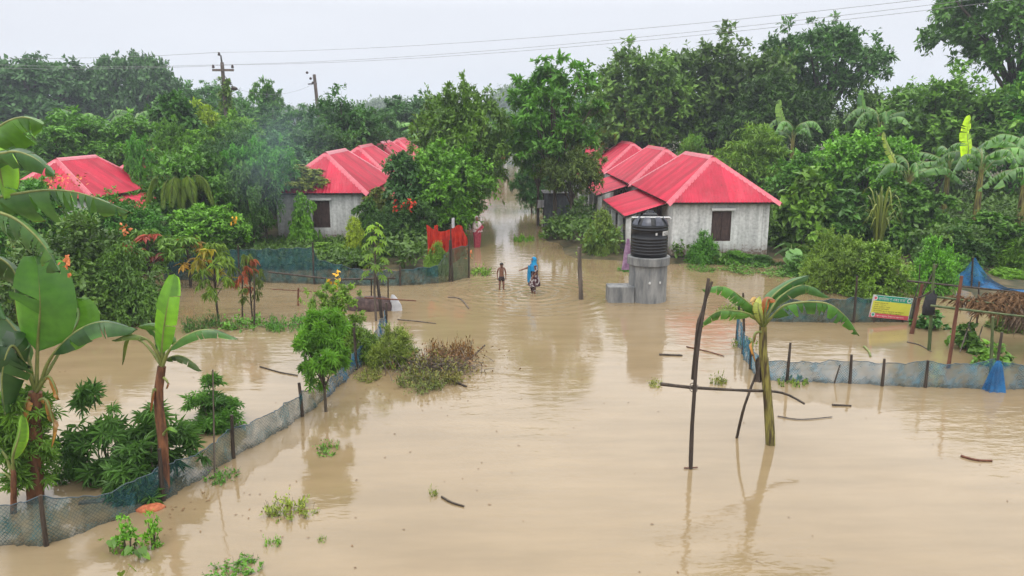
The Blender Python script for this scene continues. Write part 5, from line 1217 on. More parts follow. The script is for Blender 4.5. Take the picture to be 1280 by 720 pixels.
for x, z, c_ in ((-Wb / 2 + .09, Hb / 2 - .1, 'white'), (Wb / 2 - .12, Hb / 2 - .1, 'white'), (-Wb / 2 + .12, -Hb / 2 + .1, 'white')):
    mb = MB(); rr_ = np.array([(.082 * math.cos(a), -.0075, .082 * math.sin(a)) for a in np.linspace(0, 2 * PI, 25)[:-1]])
    mb.add(np.vstack([(0, -.0075, 0), rr_]), tris=[(0, 1 + i, 1 + (i + 1) % 24) for i in range(24)]); o = mb.obj('emblem', M['white'], sg); m4 = Matrix.Translation(cx - so_ + rot @ Vector((x, 0, z))) @ rot.to_4x4(); o.matrix_local = m4
    mb = MB(); mb.add(np.vstack([(0, -.0105, 0), rr_ * (.55, 1.4, .55)]), tris=[(0, 1 + i, 1 + (i + 1) % 24) for i in range(24)]); o2 = mb.obj('emblem_centre', mr_ if x < 0 and z > 0 else mg_, sg); o2.matrix_local = m4
for px in (1094, 1131):
    b = G(px, 404) - so_; b.y = -.09; MB().tube([b + Vector((0, .0, -.4)), Vector((b.x, -.10, (P(px, 376, Ys) - so_).z))], .035, 6).obj('post', M['wood'], sg)

# ------------------------------------------------------------------ water tank on its pedestal
ty = 29.95; tb_ = P(808.5, 380, ty); tx = tb_.x
zc = P(808, 321, ty - .3).z; zt = P(808, 266, ty).z
pd = thing('pedestal', 'streaky round concrete pedestal under the black water tank, with a low block', 'pedestal', (tx, ty, 0))
rp = .745
prof = [(rp + .015, -.5), (rp + .01, .05), (rp, .12), (rp, zc - .33)]
MB().lathe(prof, n=40, cap=False).obj('drum', M['concrete'], pd, smooth=True)
MB().lathe([(rp - .02, zc - .32), (rp + .085, zc - .31), (rp + .09, zc - .02), (rp + .075, zc), (.2, zc)], n=40).obj('collar', M['concrete'], pd, smooth=False)
MB().box((-1.62, -.55, -.5), (-.62, .25, .62)).obj('block', M['concrete'], pd)
for a in (-95, -62): MB().lathe([(.03, -.05), (.045, -.02), (.03, .05)], (rp * math.cos(R(a)), rp * math.sin(R(a)), .82), 8).obj('pipe_hole', M['white'], pd)
tk = thing('water_tank', 'black ribbed plastic water tank with a white label, on the round pedestal', 'water tank', (tx, ty, zc))
h = zt - zc; rt = .705; pf = [(rt - .03, .003), (rt, .03)]
def rib(z): return [(rt, z - .035), (rt + .018, z - .02), (rt + .018, z + .02), (rt, z + .035)]
for z in (.12, .225, .33, .435, .54, .645): pf += rib(z * h / 1.5)
for z in (.96, 1.06): pf += rib(z * h / 1.5)
pf += [(rt, h * .735), (rt - .01, h * .76), (rt - .06, h * .80), (.5, h * .9), (.26, h * .93), (.26, h * .935)]
MB().lathe(pf, n=48).obj('body', M['blacktank'], tk, smooth=True)
for i in range(8):      # moulded shoulder dips
    a = R(-90 - 22 + i * 45); mb = MB(); g_ = []
    for r0, z0 in ((rt - .01, h * .74), (rt - .05, h * .805), (.56, h * .885), (.50, h * .925)):
        f = (rt - r0) / rt; wd_ = .27 * (1 - .35 * f * 2)
        g_.append([((r0 + .02) * math.cos(a + q), (r0 + .02) * math.sin(a + q), z0 + .012) for q in np.linspace(-wd_, wd_, 7)])
    mb.grid(np.array(g_)).obj('shoulder_panel', M['tankdip'], tk, smooth=True)
MB().lathe([(.28, h * .92), (.29, h * .96), (.25, h * .985), (.1, h * 1.0), (.02, h * 1.0)], n=28).obj('lid', M['blacktank'], tk, smooth=True)
mb = MB(); mb.tube([(-.16, 0, h * .99), (-.1, 0, h * 1.035), (.1, 0, h * 1.035), (.16, 0, h * .99)], .025, 6); mb.obj('handle', M['tankdip'], tk, smooth=True)
MB().tube([(-.73, -.08, h * .9), (0, -.42, h * .925), (.74, -.1, h * .9), (.8, -.08, h * .86)], .028, 7).obj('pipe', M['pipe'], tk, smooth=True)
def wrap(nm, a0, a1, z0, z1, mt, off=.004):
    mb = MB(); mb.grid(np.array([[((rt + off) * math.cos(R(a)), (rt + off) * math.sin(R(a)), z) for a in np.linspace(a0, a1, 8)] for z in (z0, z1)])); return mb.obj(nm, M[mt], tk)
wrap('label', -58, -28, h * .515, h * .615, 'white', .021)
wrap('emblem', -82, -76, h * .53, h * .585, 'white', .006)
for (x, s) in ((-55, 'N'), (-43, 'O')):
    a = R(x + 5); ca = Vector((math.cos(a), math.sin(a), 0)) * (rt + .027); 
    cu = bpy.data.curves.new('lettering', 'FONT'); cu.body = s; cu.size = .16; cu.extrude = .001; o = bpy.data.objects.new('lettering', cu); COL.objects.link(o); bpy.context.view_layer.update()
    me = bpy.data.meshes.new_from_object(o.evaluated_get(bpy.context.evaluated_depsgraph_get())); bpy.data.objects.remove(o); me.materials.clear(); me.materials.append(M['iron'])
    o = part('lettering', me, tk); o.location = ca + Vector((math.sin(a) * .05, -math.cos(a) * .05, h * .525)); o.rotation_euler = (PI / 2, 0, a + PI / 2)
ob = MB().loft([((0, 0, 0), .2, .08), ((.02, 0, .35), .17, .08), ((.04, 0, .9), .12, .06), ((.06, 0, 1.3), .05, .04)], 16, fold=.28, seed=8).obj('cloth', M['purple'], smooth=True)
ob.location = P(782, 337, 31.6); tag(ob, 'purple cloth hanging just left of the tank pedestal', 'cloth')

# ------------------------------------------------------------------ cloths, rack, sacks
def cloth(name, label, tops, bot, mat, amp=.12, seed=0, nfold=9):
    """hung between top points (world), down to heights bot"""
    o = Vector(tops[0]); rg = np.random.default_rng(seed); tp_ = bez([Vector(p) - o for p in tops], 40); bz = np.interp(np.linspace(0, 1, 40), np.linspace(0, 1, len(bot)), bot) - o.z
    rows = []
    for i in range(40):
        f = i / 39; row = []
        for q in np.linspace(0, 1, 9): row.append(tp_[i] * (1, 1, 0) + np.array((.03 * math.sin(i * .9 + q * 3), amp * (.3 + q) * math.sin(i * 2 * PI * nfold / 40 + q * 1.5 + math.sin(i * .3)), tp_[i][2] * (1 - q) + bz[i] * q)))
        rows.append(row)
    ob = MB().grid(np.array(rows)).obj(name, M[mat], smooth=True); ob.location = o; return tag(ob, label, 'cloth')
cloth('cloth', 'big red orange cloth hung beside the green net, left of the lane', [P(533, 281, 36.2), P(548, 289, 36.0), P(562, 287, 35.8), P(576, 282, 35.6), P(585, 303, 35.4)], [P(533, 326, 36.2).z, .25, .3, .75, .95], 'redcloth', seed=2)
cloth('cloth', 'white cloth hanging in the shade behind the red cloth', [P(565, 273, 38), P(567.5, 272, 38)], [P(565, 285, 38).z, P(567, 285, 38).z], 'whitecloth', .04, 3, 3)
cloth('cloth', 'dark red cloth scrap hanging behind the left end of the big red cloth', [P(543, 282, 37.5), P(547, 281, 37.5)], [P(543, 289, 37.5).z, P(549, 290, 37.5).z], 'redcloth', .04, 4, 3)
b = G(566, 352); stick('post', 'dark thin pole rising through the climber before the red cloth', 'post', b - Vector((0, 0, .4)), P(563, 280, b.y), .04, 'wood')
cloth('cloth', 'pale bundle hanging on the tin shed behind the lane trees', [P(672, 250, 50.5), P(680, 250, 50.5)], [P(672, 260, 50.5).z, P(680, 259, 50.5).z], 'whitecloth', .06, 5, 3)
Yr = G(470, 395).y
rk = thing('bamboo_rack', 'low dark bamboo rack with thin legs before the dark teal net', 'rack', G(470, 394)); ro = G(470, 394)
def rp_(nm, a, b, r): MB().tube([Vector(a) - ro, Vector(b) - ro], r, 6).obj(nm, M['wood'], rk)
rp_('rail', P(336, 340, Yr + 1.6), P(420, 349.5, Yr + .5), .035); rp_('rail', P(420, 349.5, Yr + .5), P(494, 347.5, Yr + .2), .04)
for px in (464, 485): rp_('leg', P(px, 349, Yr + .3), G(px, 378) - Vector((0, 0, .3)), .025)
stick('pole', 'slanting dark pole at the peak of the blue net, beside the sacks', 'pole', G(478, 398) - Vector((0, 0, .3)), P(471, 345, Yr), .07, 'wood')
stick('pole', 'long brown pole lying across the sacks', 'pole', P(455, 372, 26.9), P(520, 376, 26.6), .03, 'rust')
mb = MB(); 
sk = MB().loft([((0, 0, -.1), .85, .3), ((0, 0, .15), .9, .35), ((-.05, 0, .38), .75, .28), ((-.1, 0, .5), .5, .15)], 24, fold=.12, seed=5).obj('sack_heap', M['wood'], smooth=True)
sk.location = G(466, 387); tag(sk, 'heap of wet dark sacks by the slanting pole', 'sacks'); sk.data.materials[0] = rough_mat('wet_sacking', (.04, .025, .025), (.12, .08, .075), 7, .8)
sk = MB().loft([((0, 0, -.05), .22, .14), ((0, 0, .2), .19, .13), ((-.06, 0, .45), .12, .1), ((-.1, 0, .6), .05, .04)], 14, fold=.16, seed=9).obj('sack', M['whitecloth'], smooth=True)
sk.location = G(495, 388); tag(sk, 'white sack standing at the right end of the dark sacks', 'sack')
# yellow and orange blossoms, dead orange leaf
for px, py, Y, lb, mt in ((421, 346, 22.6, 'yellow blossoms on top of the light feathery bush', 'yellow'), (586, 315, 34.6, 'orange marigold on the old green net', 'orange'), (83, 328, 12.7, 'orange withered leaf tip hanging from the arching banana', 'orange'), (157, 285, 32, 'orange dead leaf in the bushes below the long banana leaf', 'orange'), (292, 274, 37.5, 'yellow fruit in the light green low tree', 'yellow')):
    mb = MB(); rg = np.random.default_rng(int(px)); s = .11 if Y > 20 else .07; n = 14
    leaves(mb, rg.normal(size=(n, 3)) * s * (.8, .8, 1.2 if Y > 20 else 1.6), runit(rg, n) + (0, 0, -.8), runit(rg, n), s * 1.6, s, DIA, rg.random(n)); ob = mb.obj('blossom' if 'blossom' in lb or 'marigold' in lb else ('fruit' if 'fruit' in lb else 'dead_leaf'), M[mt]); ob.location = P(px, py, Y); tag(ob, lb, 'flower' if 'blossom' in lb or 'marigold' in lb else ('fruit' if 'fruit' in lb else 'leaf'))
mb = MB(); rg = np.random.default_rng(91); n = 60; leaves(mb, np.stack([rg.uniform(-1.2, 1.2, n), rg.uniform(-.3, .3, n), rg.uniform(-.25, .35, n)], 1), runit(rg, n), runit(rg, n), .16, .14, DIA, rg.random(n)); ob = mb.obj('blossom', M['orange']); ob.location = P(76, 226, 38.8); kind(ob, 'stuff', 'orange blossoms spread before the far left red roof', 'flowers')
mb = MB(); n = 40; leaves(mb, np.stack([rg.uniform(-.6, .6, n), rg.uniform(-.3, .3, n), rg.uniform(-.3, .3, n)], 1), runit(rg, n), runit(rg, n), .18, .15, DIA, rg.random(n)); ob = mb.obj('blossom', M['redcloth']); ob.location = P(505, 257, 40.0); kind(ob, 'stuff', 'red blossoms on the dark bush left of the big round tree', 'flowers')

# ------------------------------------------------------------------ floating debris
def fstick(label, pts, r=.025, mt='wood', z=.02): stick('floating_stick', label, 'stick', G(*pts[0]) + Vector((0, 0, z)), G(*pts[-1]) + Vector((0, 0, z)), r, mt, mid=[G(*q) + Vector((0, 0, z)) for q in pts[1:-1]])
fstick('short curved dark stick floating in the lower middle', [(552, 622), (564, 629), (580, 634)], .022)
fstick('dark stick floating at the right, reddish at one end', [(1201, 571), (1220, 576), (1240, 577)], .03, 'rust')
fstick('short dark stick floating right of the crossbar end', [(1040, 507), (1064, 508)], .03)
fstick('dark stick floating left of the pole frame top', [(824, 444), (853, 445)], .04)
fstick('thin pale stick floating behind the leaning banana trunk', [(972, 521), (1000, 525), (1040, 522)], .015, 'greywood')
fstick('thin twig floating right of the floating dark stick by the frame', [(858, 434), (885, 440), (905, 446)], .02, 'rust')
fstick('branch floating in the water behind the weed heap', [(560, 372), (575, 374), (586, 386)], .03, 'greywood')
fstick('long branch sticking out right from the weed heap', [(570, 455), (590, 446), (606, 432)], .025)
fstick('dark broken branch at the lower right of the weed heap', [(552, 472), (568, 478), (583, 484)], .04)
fstick('thin branch in the left pool behind the low cassava', [(325, 459), (350, 466), (372, 470)], .022)
fstick('twig floating near the top of the weed heap', [(497, 400), (520, 402), (545, 405)], .02, 'greywood')
fstick('brown branch lying in the left pool beyond the bananas', [(160, 408), (180, 407), (196, 405)], .025, 'rust')
fstick('banana peel coloured scrap of stem near the sign reflection', [(1080, 434), (1086, 440), (1088, 446)], .04, 'petiole')
fstick('thin branch floating below the bamboo frame', [(1134, 428), (1150, 432), (1164, 440)], .02, 'greywood')
fstick('twig at the foot of the first pole of the frame', [(855, 586), (862, 586), (872, 585)], .015, 'rust')
rg = np.random.default_rng(33)
ob = MB().loft([((0, 0, -.03), .22, .11), ((0, 0, .03), .24, .12), ((.02, 0, .09), .16, .07)], 12, fold=.12, seed=4).obj('floating_bark', M['brick'], smooth=True); ob.location = G(188, 637); ob.rotation_euler.z = .3; tag(ob, 'orange red broken lump floating just outside the front net', 'debris')
for px, py, lb in ((115, 628, 'grey plank floating behind the front net'), (200, 614, 'brown plank caught at the net post')):
    ob = MB().box((-.22, -.06, -.02), (.22, .06, .035)).obj('plank', M['greywood']); ob.location = G(px, py); ob.rotation_euler.z = .2; tag(ob, lb, 'plank')
mb = MB(); n = 260
for (cx_, cy_, sx_, sy_, k) in ((8.5, 15, 4, 6, 30), (0, 18, 3, 6, 30), (-3, 14, 2, 3, 30), (-7, 22, 3, 3, 50), (-2, 20, 1.5, 1.2, 90), (-5.8, 13.3, .8, .6, 50)):
    p_ = np.stack([rg.normal(cx_, sx_, k), rg.normal(cy_, sy_, k), np.full(k, .012)], 1); d = runit(rg, k) * (1, 1, 0); leaves(mb, p_, d, np.tile((0, 0, 1.), (k, 1)), rg.uniform(.03, .09, k), .03, DIA, rg.random(k))
kind(mb.obj('floating_litter', M['drybrown']), 'stuff', 'small leaves and bits floating on the flood water', 'litter')
# ------------------------------------------------------------------ people
def skin_mesh(name, joints, edges, mat, sub=1, root=0):
    """one continuous body: joints {name: (xyz, rx[, ry])}"""
    names = list(joints); me = bpy.data.meshes.new(name)
    me.from_pydata([joints[n_][0] for n_ in names], [(names.index(a), names.index(b)) for a, b in edges], [])
    ob = bpy.data.objects.new(name, me); COL.objects.link(ob)
    sm = ob.modifiers.new('skin', 'SKIN'); sm.use_smooth_shade = True
    for i, n_ in enumerate(names):
        j = joints[n_]; d = me.skin_vertices[0].data[i]; d.radius = (j[1], j[2] if len(j) > 2 else j[1]); d.use_root = (i == root)
    s2 = ob.modifiers.new('sub', 'SUBSURF'); s2.levels = sub; s2.render_levels = sub
    bpy.context.view_layer.update()
    m2 = bpy.data.meshes.new_from_object(ob.evaluated_get(bpy.context.evaluated_depsgraph_get()))
    bpy.data.objects.remove(ob); m2.name = name; m2.materials.clear(); m2.materials.append(mat)
    for p_ in m2.polygons: p_.use_smooth = True
    return m2
def hand_chain(J, E, w, wrist, palm_end, side, r, curl):
    """palm plus five bent fingers of unequal length, all in the same mesh"""
    wr, pe, sd, cu = (Vector(q) for q in (wrist, palm_end, side, curl)); ax = (pe - wr); L_ = ax.length; ax.normalize()
    J[w + 'palm'] = (tuple(wr + ax * L_ * .55), r * 1.05, r * .7); J[w + 'knuckle'] = (tuple(pe), r * .9, r * .55); E.append((w + 'palm', w + 'knuckle'))
    for i, ln in enumerate((.78, .9, .85, .66)):
        b = pe + sd * (r * 1.1 * (i - 1.5) * .6); m_ = b + ax * (L_ * .45 * ln) + cu * L_ * .1; e_ = m_ + ax * L_ * .32 * ln + cu * L_ * .3
        J[w + 'f%da' % i] = (tuple(m_), r * .24); J[w + 'f%db' % i] = (tuple(e_), r * .19); E += [(w + 'knuckle', w + 'f%da' % i), (w + 'f%da' % i, w + 'f%db' % i)]
    t1 = wr + ax * L_ * .5 + sd * (-r * 1.5); t2 = t1 + ax * L_ * .35 + cu * L_ * .15
    J[w + 't1'] = (tuple(t1), r * .32); J[w + 't2'] = (tuple(t2), r * .22); E += [(w + 'palm', w + 't1'), (w + 't1', w + 't2')]
def body(h, pose):
    """joints of a standing figure of height h, facing -y; pose overrides joints"""
    s = h / 1.6
    J = {'pelvis': ((0, 0, .84), .125, .09), 'waist': ((0, .0, 1.0), .105, .08), 'chest': ((0, 0, 1.18), .135, .095), 'collar': ((0, .01, 1.32), .075, .06), 'neck': ((0, 0, 1.38), .045), 'jaw': ((0, -.02, 1.44), .062, .07), 'head': ((0, -.005, 1.52), .078, .09), 'crown': ((0, .0, 1.575), .05, .06)}
    for sd, n_ in ((-1, 'r'), (1, 'l')):
        J.update({n_ + 'sh': ((sd * .155, .01, 1.29), .052), n_ + 'el': ((sd * .2, .01, 1.03), .04), n_ + 'wr': ((sd * .2, -.05, .81), .028), n_ + 'hip': ((sd * .08, 0, .76), .085), n_ + 'kn': ((sd * .085, -.01, .44), .056), n_ + 'an': ((sd * .085, .02, .08), .036), n_ + 'toe': ((sd * .095, -.12, .025), .03, .022)})
    J.update(pose)
    return {k: (tuple(c * s for c in v[0]), *(r_ * s for r_ in v[1:])) for k, v in J.items()}
BE = [('pelvis', 'waist'), ('waist', 'chest'), ('chest', 'collar'), ('collar', 'neck'), ('neck', 'jaw'), ('jaw', 'head'), ('head', 'crown')] + [e_ for n_ in 'rl' for e_ in (('collar', n_ + 'sh'), (n_ + 'sh', n_ + 'el'), (n_ + 'el', n_ + 'wr'), ('pelvis', n_ + 'hip'), (n_ + 'hip', n_ + 'kn'), (n_ + 'kn', n_ + 'an'), (n_ + 'an', n_ + 'toe'))]
def add_hands(J, E, s, specs):
    for n_, pe, sd, cu in specs:
        hand_chain(J, E, n_, J[n_ + 'wr'][0], pe, sd, .036 * s, cu); E.append((n_ + 'wr', n_ + 'palm'))
def face(t, c, r, fwd, rt_, mats):
    """nose, eyes, ears on the head"""
    c, fwd, rt_ = Vector(c), Vector(fwd).normalized(), Vector(rt_).normalized(); up = rt_.cross(fwd)
    if up.z < 0: up = -up
    mb = MB(); mb.tube([c + fwd * r * .86 + up * r * .2, c + fwd * r * 1.16 - up * r * .18, c + fwd * r * .9 - up * r * .3], [r * .08, r * .17, r * .08], 6)
    for k in (-1, 1): mb.tube([c + rt_ * k * r * .84 + up * r * .22, c + rt_ * k * r * 1.02 + up * r * .02, c + rt_ * k * r * .82 - up * r * .25], [r * .08, r * .14, r * .07], 5)
    mb.obj('nose_and_ears', mats[0], t, smooth=True)
    mb = MB()
    for k in (-1, 1): mb.lathe([(.0, -.01), (r * .12, 0), (.0, .01)], tuple(c + fwd * r * .93 + rt_ * k * r * .36 + up * r * .12), 8)
    mb.tube([c + fwd * r * .93 - rt_ * r * .3 - up * r * .52, c + fwd * r * 1.0 - up * r * .5, c + fwd * r * .93 + rt_ * r * .3 - up * r * .52], r * .07, 5)
    mb.obj('eyes_and_mouth', mats[1], t)
def sphere_part(c, rx, ry, rz, cut=None, n=18, m=12):
    """ellipsoid shell; cut(v) drops vertices' faces where it returns True"""
    mb = MB(); V = np.array([[(c[0] + rx * math.sin(a) * math.cos(b), c[1] + ry * math.sin(a) * math.sin(b), c[2] + rz * math.cos(a)) for b in np.linspace(0, 2 * PI, n + 1)] for a in np.linspace(0.02, PI - .02, m)])
    Q_ = [];
    for i in range(m - 1):
        for j in range(n):
            ids = [(i, j), (i, j + 1), (i + 1, j + 1), (i + 1, j)]; ce = np.mean([V[q] for q in ids], 0)
            if cut is None or not cut(ce): Q_.append([q[0] * (n + 1) + q[1] for q in ids])
    mb.add(V.reshape(-1, 3), quads=Q_); return mb
gp = 'people wading and standing in the flood'
# boy: bare chested, head bowed, arms hanging, facing the camera
b = G(627, 362); hb = P(627, 328, b.y).z + .16; s = hb / 1.6
t = thing('person', 'boy in dark shorts, bare chested, head bowed, standing in the flooded lane', 'person', (b.x, b.y, -.16), R(4), gp)
J = body(hb, {'neck': ((0, -.03, 1.38), .047), 'jaw': ((0, -.085, 1.40), .066, .07), 'head': ((0, -.075, 1.485), .09, .095), 'crown': ((0, -.045, 1.555), .06, .07), 'rel': ((-.215, .02, 1.04), .036), 'lel': ((.215, .02, 1.04), .036), 'rwr': ((-.21, -.03, .83), .027), 'lwr': ((.215, -.03, .83), .027),
    'rkn': ((-.1, -.02, .44), .054), 'lkn': ((.1, -.02, .44), .054), 'ran': ((-.1, .02, .08), .036), 'lan': ((.1, .02, .08), .036)})
E_ = list(BE); add_hands(J, E_, s, [('r', tuple(Vector(J['rwr'][0]) + Vector((0, -.015, -.085)) * s), (0, 1, 0), (.6, 0, 0)), ('l', tuple(Vector(J['lwr'][0]) + Vector((0, -.015, -.085)) * s), (0, 1, 0), (-.6, 0, 0))])
part('body', skin_mesh('body', J, E_, M['skin']), t)
Js = {'p': ((0, 0, .93), .125, .1), 'q': ((0, 0, .82), .142, .115), 'a': ((-.085, 0, .76), .105), 'b': ((-.1, -.01, .6), .09), 'c': ((.085, 0, .76), .105), 'd': ((.1, -.01, .6), .09)}
part('shorts', skin_mesh('shorts', {k: (tuple(c * s for c in v[0]), *(r_ * s for r_ in v[1:])) for k, v in Js.items()}, [('p', 'q'), ('q', 'a'), ('a', 'b'), ('q', 'c'), ('c', 'd')], M['shorts']), t)
hc = Vector(J['head'][0])
sphere_part(hc + Vector((0, .012, .02)) * s, .098 * s, .108 * s, .1 * s, cut=lambda v: v[2] < hc.z + (.03 if v[1] < hc.y else -.07) * s).obj('hair', M['hair'], t, smooth=True)
face(t, hc, .088 * s, (0, -1, -.55), (1, 0, 0), (M['skin'], M['hair']))
# woman pointing, seen from her left side and back, in a blue scarf and patterned tunic
b = G(667, 366.5); hw_ = P(665, 322, b.y).z + .15; s = hw_ / 1.6
t = thing('person', 'woman in bright blue headscarf and patterned tunic, arm stretched out, wading', 'person', (b.x, b.y, -.15), R(-72), gp)
J = body(hw_, {'rsh': ((-.15, -.02, 1.28), .055), 'rel': ((-.14, -.25, 1.16), .042), 'rwr': ((-.12, -.46, 1.12), .029), 'lel': ((.2, .04, 1.04), .044), 'lwr': ((.17, -.09, .86), .03), 'jaw': ((0, -.035, 1.43), .062, .07),
    'rkn': ((-.085, -.05, .44), .058), 'ran': ((-.085, -.02, .08), .036), 'rtoe': ((-.09, -.15, .025), .03, .02)})
E_ = list(BE); add_hands(J, E_, s, [('r', tuple(Vector(J['rwr'][0]) + Vector((.005, -.085, -.02)) * s), (1, 0, 0), (0, 0, -.6)), ('l', tuple(Vector(J['lwr'][0]) + Vector((0, -.03, -.08)) * s), (0, 1, 0), (-.6, 0, 0))])
part('body', skin_mesh('body', J, E_, M['skin']), t)
hc = Vector(J['head'][0]); face(t, hc, .082 * s, (0, -1, -.1), (1, 0, 0), (M['skin'], M['hair']))
rg_ = lambda L_: [((c[0] * s, c[1] * s, c[2] * s), a * s, d * s) for c, a, d in L_]
MB().loft(rg_([((0, .02, .46), .27, .25), ((0, .02, .6), .26, .235), ((0, .01, .8), .215, .19), ((0, .01, .98), .165, .14), ((0, .01, 1.14), .185, .145), ((0, .015, 1.27), .17, .12), ((0, .01, 1.345), .075, .065)]), 26, fold=.07, seed=2).obj('tunic', M['pattern'], t, smooth=True)
Jt = {'p': ((0, 0, .8), .13), 'a': ((-.085, -.01, .7), .1), 'b': ((-.09, -.05, .42), .075), 'c': ((-.088, -.02, .2), .062), 'd': ((.085, 0, .7), .1), 'e': ((.09, -.01, .42), .075), 'f': ((.088, .01, .2), .062)}
part('trousers', skin_mesh('trousers', {k: (tuple(c * s for c in v[0]), *(r_ * s for r_ in v[1:])) for k, v in Jt.items()}, [('p', 'a'), ('a', 'b'), ('b', 'c'), ('p', 'd'), ('d', 'e'), ('e', 'f')], M['pattern']), t)
for k, (x0, e0) in enumerate((('lsh', 'lel'),)):
    p0, p1 = Vector(J[x0][0]), Vector(J[e0][0]); MB().tube([p0, (p0 + p1) / 2, p1], [.075 * s, .072 * s, .066 * s], 10).obj('sleeve', M['pattern'], t, smooth=True)
p0, p1 = Vector(J['rsh'][0]), Vector(J['rel'][0]); MB().tube([p0, (p0 + p1) / 2], [.072 * s, .066 * s], 10).obj('sleeve', M['pattern'], t, smooth=True)
sphere_part(hc + Vector((0, .012, -.01)) * s, .104 * s, .118 * s, .122 * s, cut=lambda v: v[1] < hc.y - .062 * s and abs(v[0]) < .07 * s and v[2] < hc.z + .06 * s).obj('scarf', M['bluecloth'], t, smooth=True)
MB().loft(rg_([((0, -.01, 1.08), .205, .175), ((0, 0, 1.2), .2, .165), ((0, .005, 1.3), .175, .135), ((0, .01, 1.38), .105, .1), ((0, .012, 1.44), .1, .112), ((0, .012, 1.5), .1, .11)]), 22, fold=.06, seed=7, cap=False).obj('scarf_drape', M['bluecloth'], t, smooth=True)
mb = MB(); rows = []
for i in range(9):
    f = i / 8; rows.append([np.array(((-.15 + .25 * f) * s, (-.175 - .03 * math.sin(f * 9 + q * 3) - .03 * q) * s, (1.28 - .68 * q) * s)) for q in np.linspace(0, 1, 8)])
mb.grid(np.array(rows)); mb.obj('scarf_end', M['bluecloth'], t, smooth=True)
# woman in a crimson sari with a pale shawl, standing at the left edge of the lane
b = G(589, 309); hw_ = P(591, 270.5, b.y).z + .12; s = hw_ / 1.6
t = thing('person', 'woman in crimson sari with pale shawl over her head, standing by the red cloth', 'person', (b.x + .33, b.y, -.12), R(18), gp)
J = body(hw_, {'rel': ((-.2, -.02, 1.05), .042), 'rwr': ((-.1, -.17, 1.0), .03), 'lel': ((.2, 0, 1.04), .042), 'lwr': ((.12, -.16, .97), .03)})
E_ = list(BE); add_hands(J, E_, s, [('r', tuple(Vector(J['rwr'][0]) + Vector((.08, -.02, 0)) * s), (0, 0, 1), (0, .5, 0)), ('l', tuple(Vector(J['lwr'][0]) + Vector((-.08, -.02, 0)) * s), (0, 0, 1), (0, .5, 0))])
part('body', skin_mesh('body', J, E_, M['skin2']), t)
hc = Vector(J['head'][0]); face(t, hc, .082 * s, (0, -1, -.1), (1, 0, 0), (M['skin2'], M['hair']))
MB().loft(rg_([((.0, .0, .06), .14, .13), ((.01, .0, .2), .165, .15), ((.02, .0, .45), .18, .16), ((.02, .01, .75), .205, .17), ((.01, .01, .88), .2, .165), ((0, 0, 1.02), .15, .125), ((0, 0, 1.12), .165, .13)]), 24, fold=.1, seed=3).obj('sari', M['pinkcloth'], t, smooth=True)
MB().loft(rg_([((.03, -.01, .86), .25, .2), ((.01, 0, 1.0), .235, .185), ((0, 0, 1.15), .235, .175), ((0, .005, 1.28), .205, .145), ((0, .01, 1.37), .11, .105)]), 22, fold=.1, seed=8, cap=False).obj('shawl', M['paleshawl'], t, smooth=True)
mb = MB(); rows = []
for i in range(7):
    f = i / 6; rows.append([np.array(((.2 - .42 * q + .1 * f) * s, (-.18 - .02 * math.sin(f * 7) - .03 * math.sin(PI * q)) * s, (1.22 - .42 * q - .12 * f) * s)) for q in np.linspace(0, 1, 8)])
mb.grid(np.array(rows)); mb.obj('sari_end', M['pinkcloth'], t, smooth=True)
sphere_part(hc + Vector((0, .012, -.01)) * s, .1 * s, .115 * s, .12 * s, cut=lambda v: v[1] < hc.y - .05 * s and abs(v[0]) < .068 * s and v[2] < hc.z + .06 * s).obj('head_covering', M['paleshawl'], t, smooth=True)

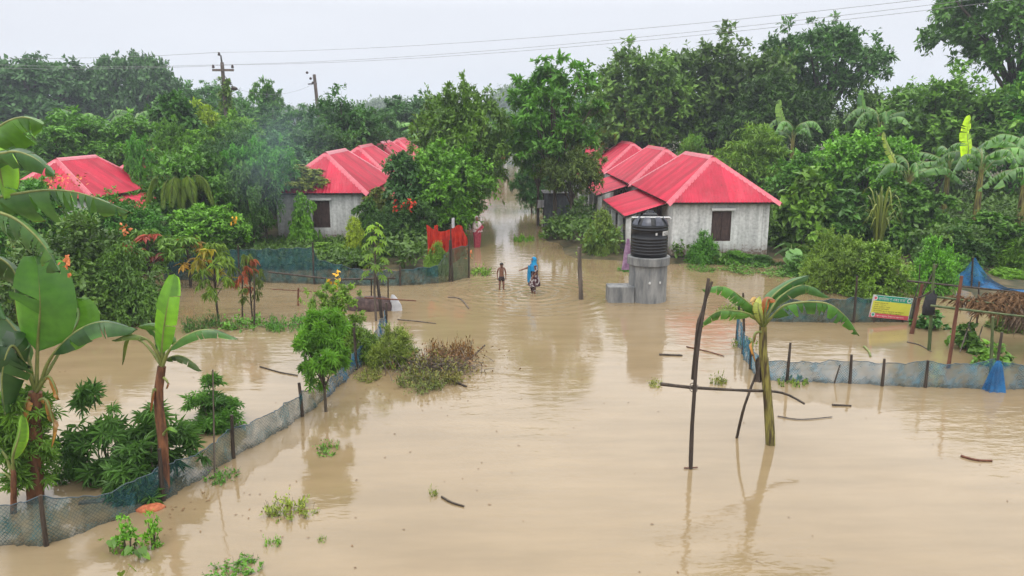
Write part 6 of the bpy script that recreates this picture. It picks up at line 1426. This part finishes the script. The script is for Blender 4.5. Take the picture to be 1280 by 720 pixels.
# ------------------------------------------------------------------ air: pale haze over everything, and the thin cooking smoke at the left
m = bpy.data.materials.new('haze'); m.use_nodes = True; t = m.node_tree; t.nodes.clear()
oo = N(t, 'ShaderNodeOutputMaterial'); v = N(t, 'ShaderNodeVolumePrincipled'); v.inputs['Color'].default_value = (.80, .88, 1, 1); v.inputs['Density'].default_value = .0007; v.inputs['Anisotropy'].default_value = .2
t.links.new(v.outputs[0], oo.inputs['Volume'])
o = MB().box((-950, -100, -1.6), (950, 1050, 48)).obj('haze', m); kind(o, 'stuff', 'pale humid haze in the air', 'haze')
m = bpy.data.materials.new('smoke'); m.use_nodes = True; t = m.node_tree; t.nodes.clear()
oo = N(t, 'ShaderNodeOutputMaterial'); v = N(t, 'ShaderNodeVolumePrincipled'); v.inputs['Color'].default_value = (.62, .8, 1, 1)
tcn = N(t, 'ShaderNodeTexCoord'); ln = N(t, 'ShaderNodeVectorMath', operation='LENGTH'); t.links.new(tcn.outputs['Object'], ln.inputs[0])
ns = N(t, 'ShaderNodeTexNoise'); ns.inputs['Scale'].default_value = 1.6; ns.inputs['Detail'].default_value = 3; t.links.new(tcn.outputs['Object'], ns.inputs['Vector'])
f1 = N(t, 'ShaderNodeMapRange'); f1.inputs['From Min'].default_value = 1; f1.inputs['From Max'].default_value = .2; t.links.new(ln.outputs['Value'], f1.inputs[0])
f2 = N(t, 'ShaderNodeMapRange'); f2.inputs['From Min'].default_value = .35; f2.inputs['From Max'].default_value = .7; t.links.new(ns.outputs[0], f2.inputs[0])
f3 = N(t, 'ShaderNodeMath', operation='MULTIPLY'); t.links.new(f1.outputs[0], f3.inputs[0]); t.links.new(f2.outputs[0], f3.inputs[1])
f4 = N(t, 'ShaderNodeMath', operation='MULTIPLY'); t.links.new(f3.outputs[0], f4.inputs[0]); f4.inputs[1].default_value = .11
t.links.new(f4.outputs[0], v.inputs['Density']); t.links.new(v.outputs[0], oo.inputs['Volume'])
mb = MB().lathe([(.002, -1)] + [(math.sin(a), -math.cos(a)) for a in np.linspace(.15, PI - .15, 14)] + [(.002, 1)], n=24); o = mb.obj('smoke', m); o.location = P(345, 190, 39.0); o.scale = (3.6, 1.5, 3.4); o.rotation_euler.y = R(-25); kind(o, 'stuff', 'thin blue smoke drifting over the trees left of the red ridges', 'smoke')
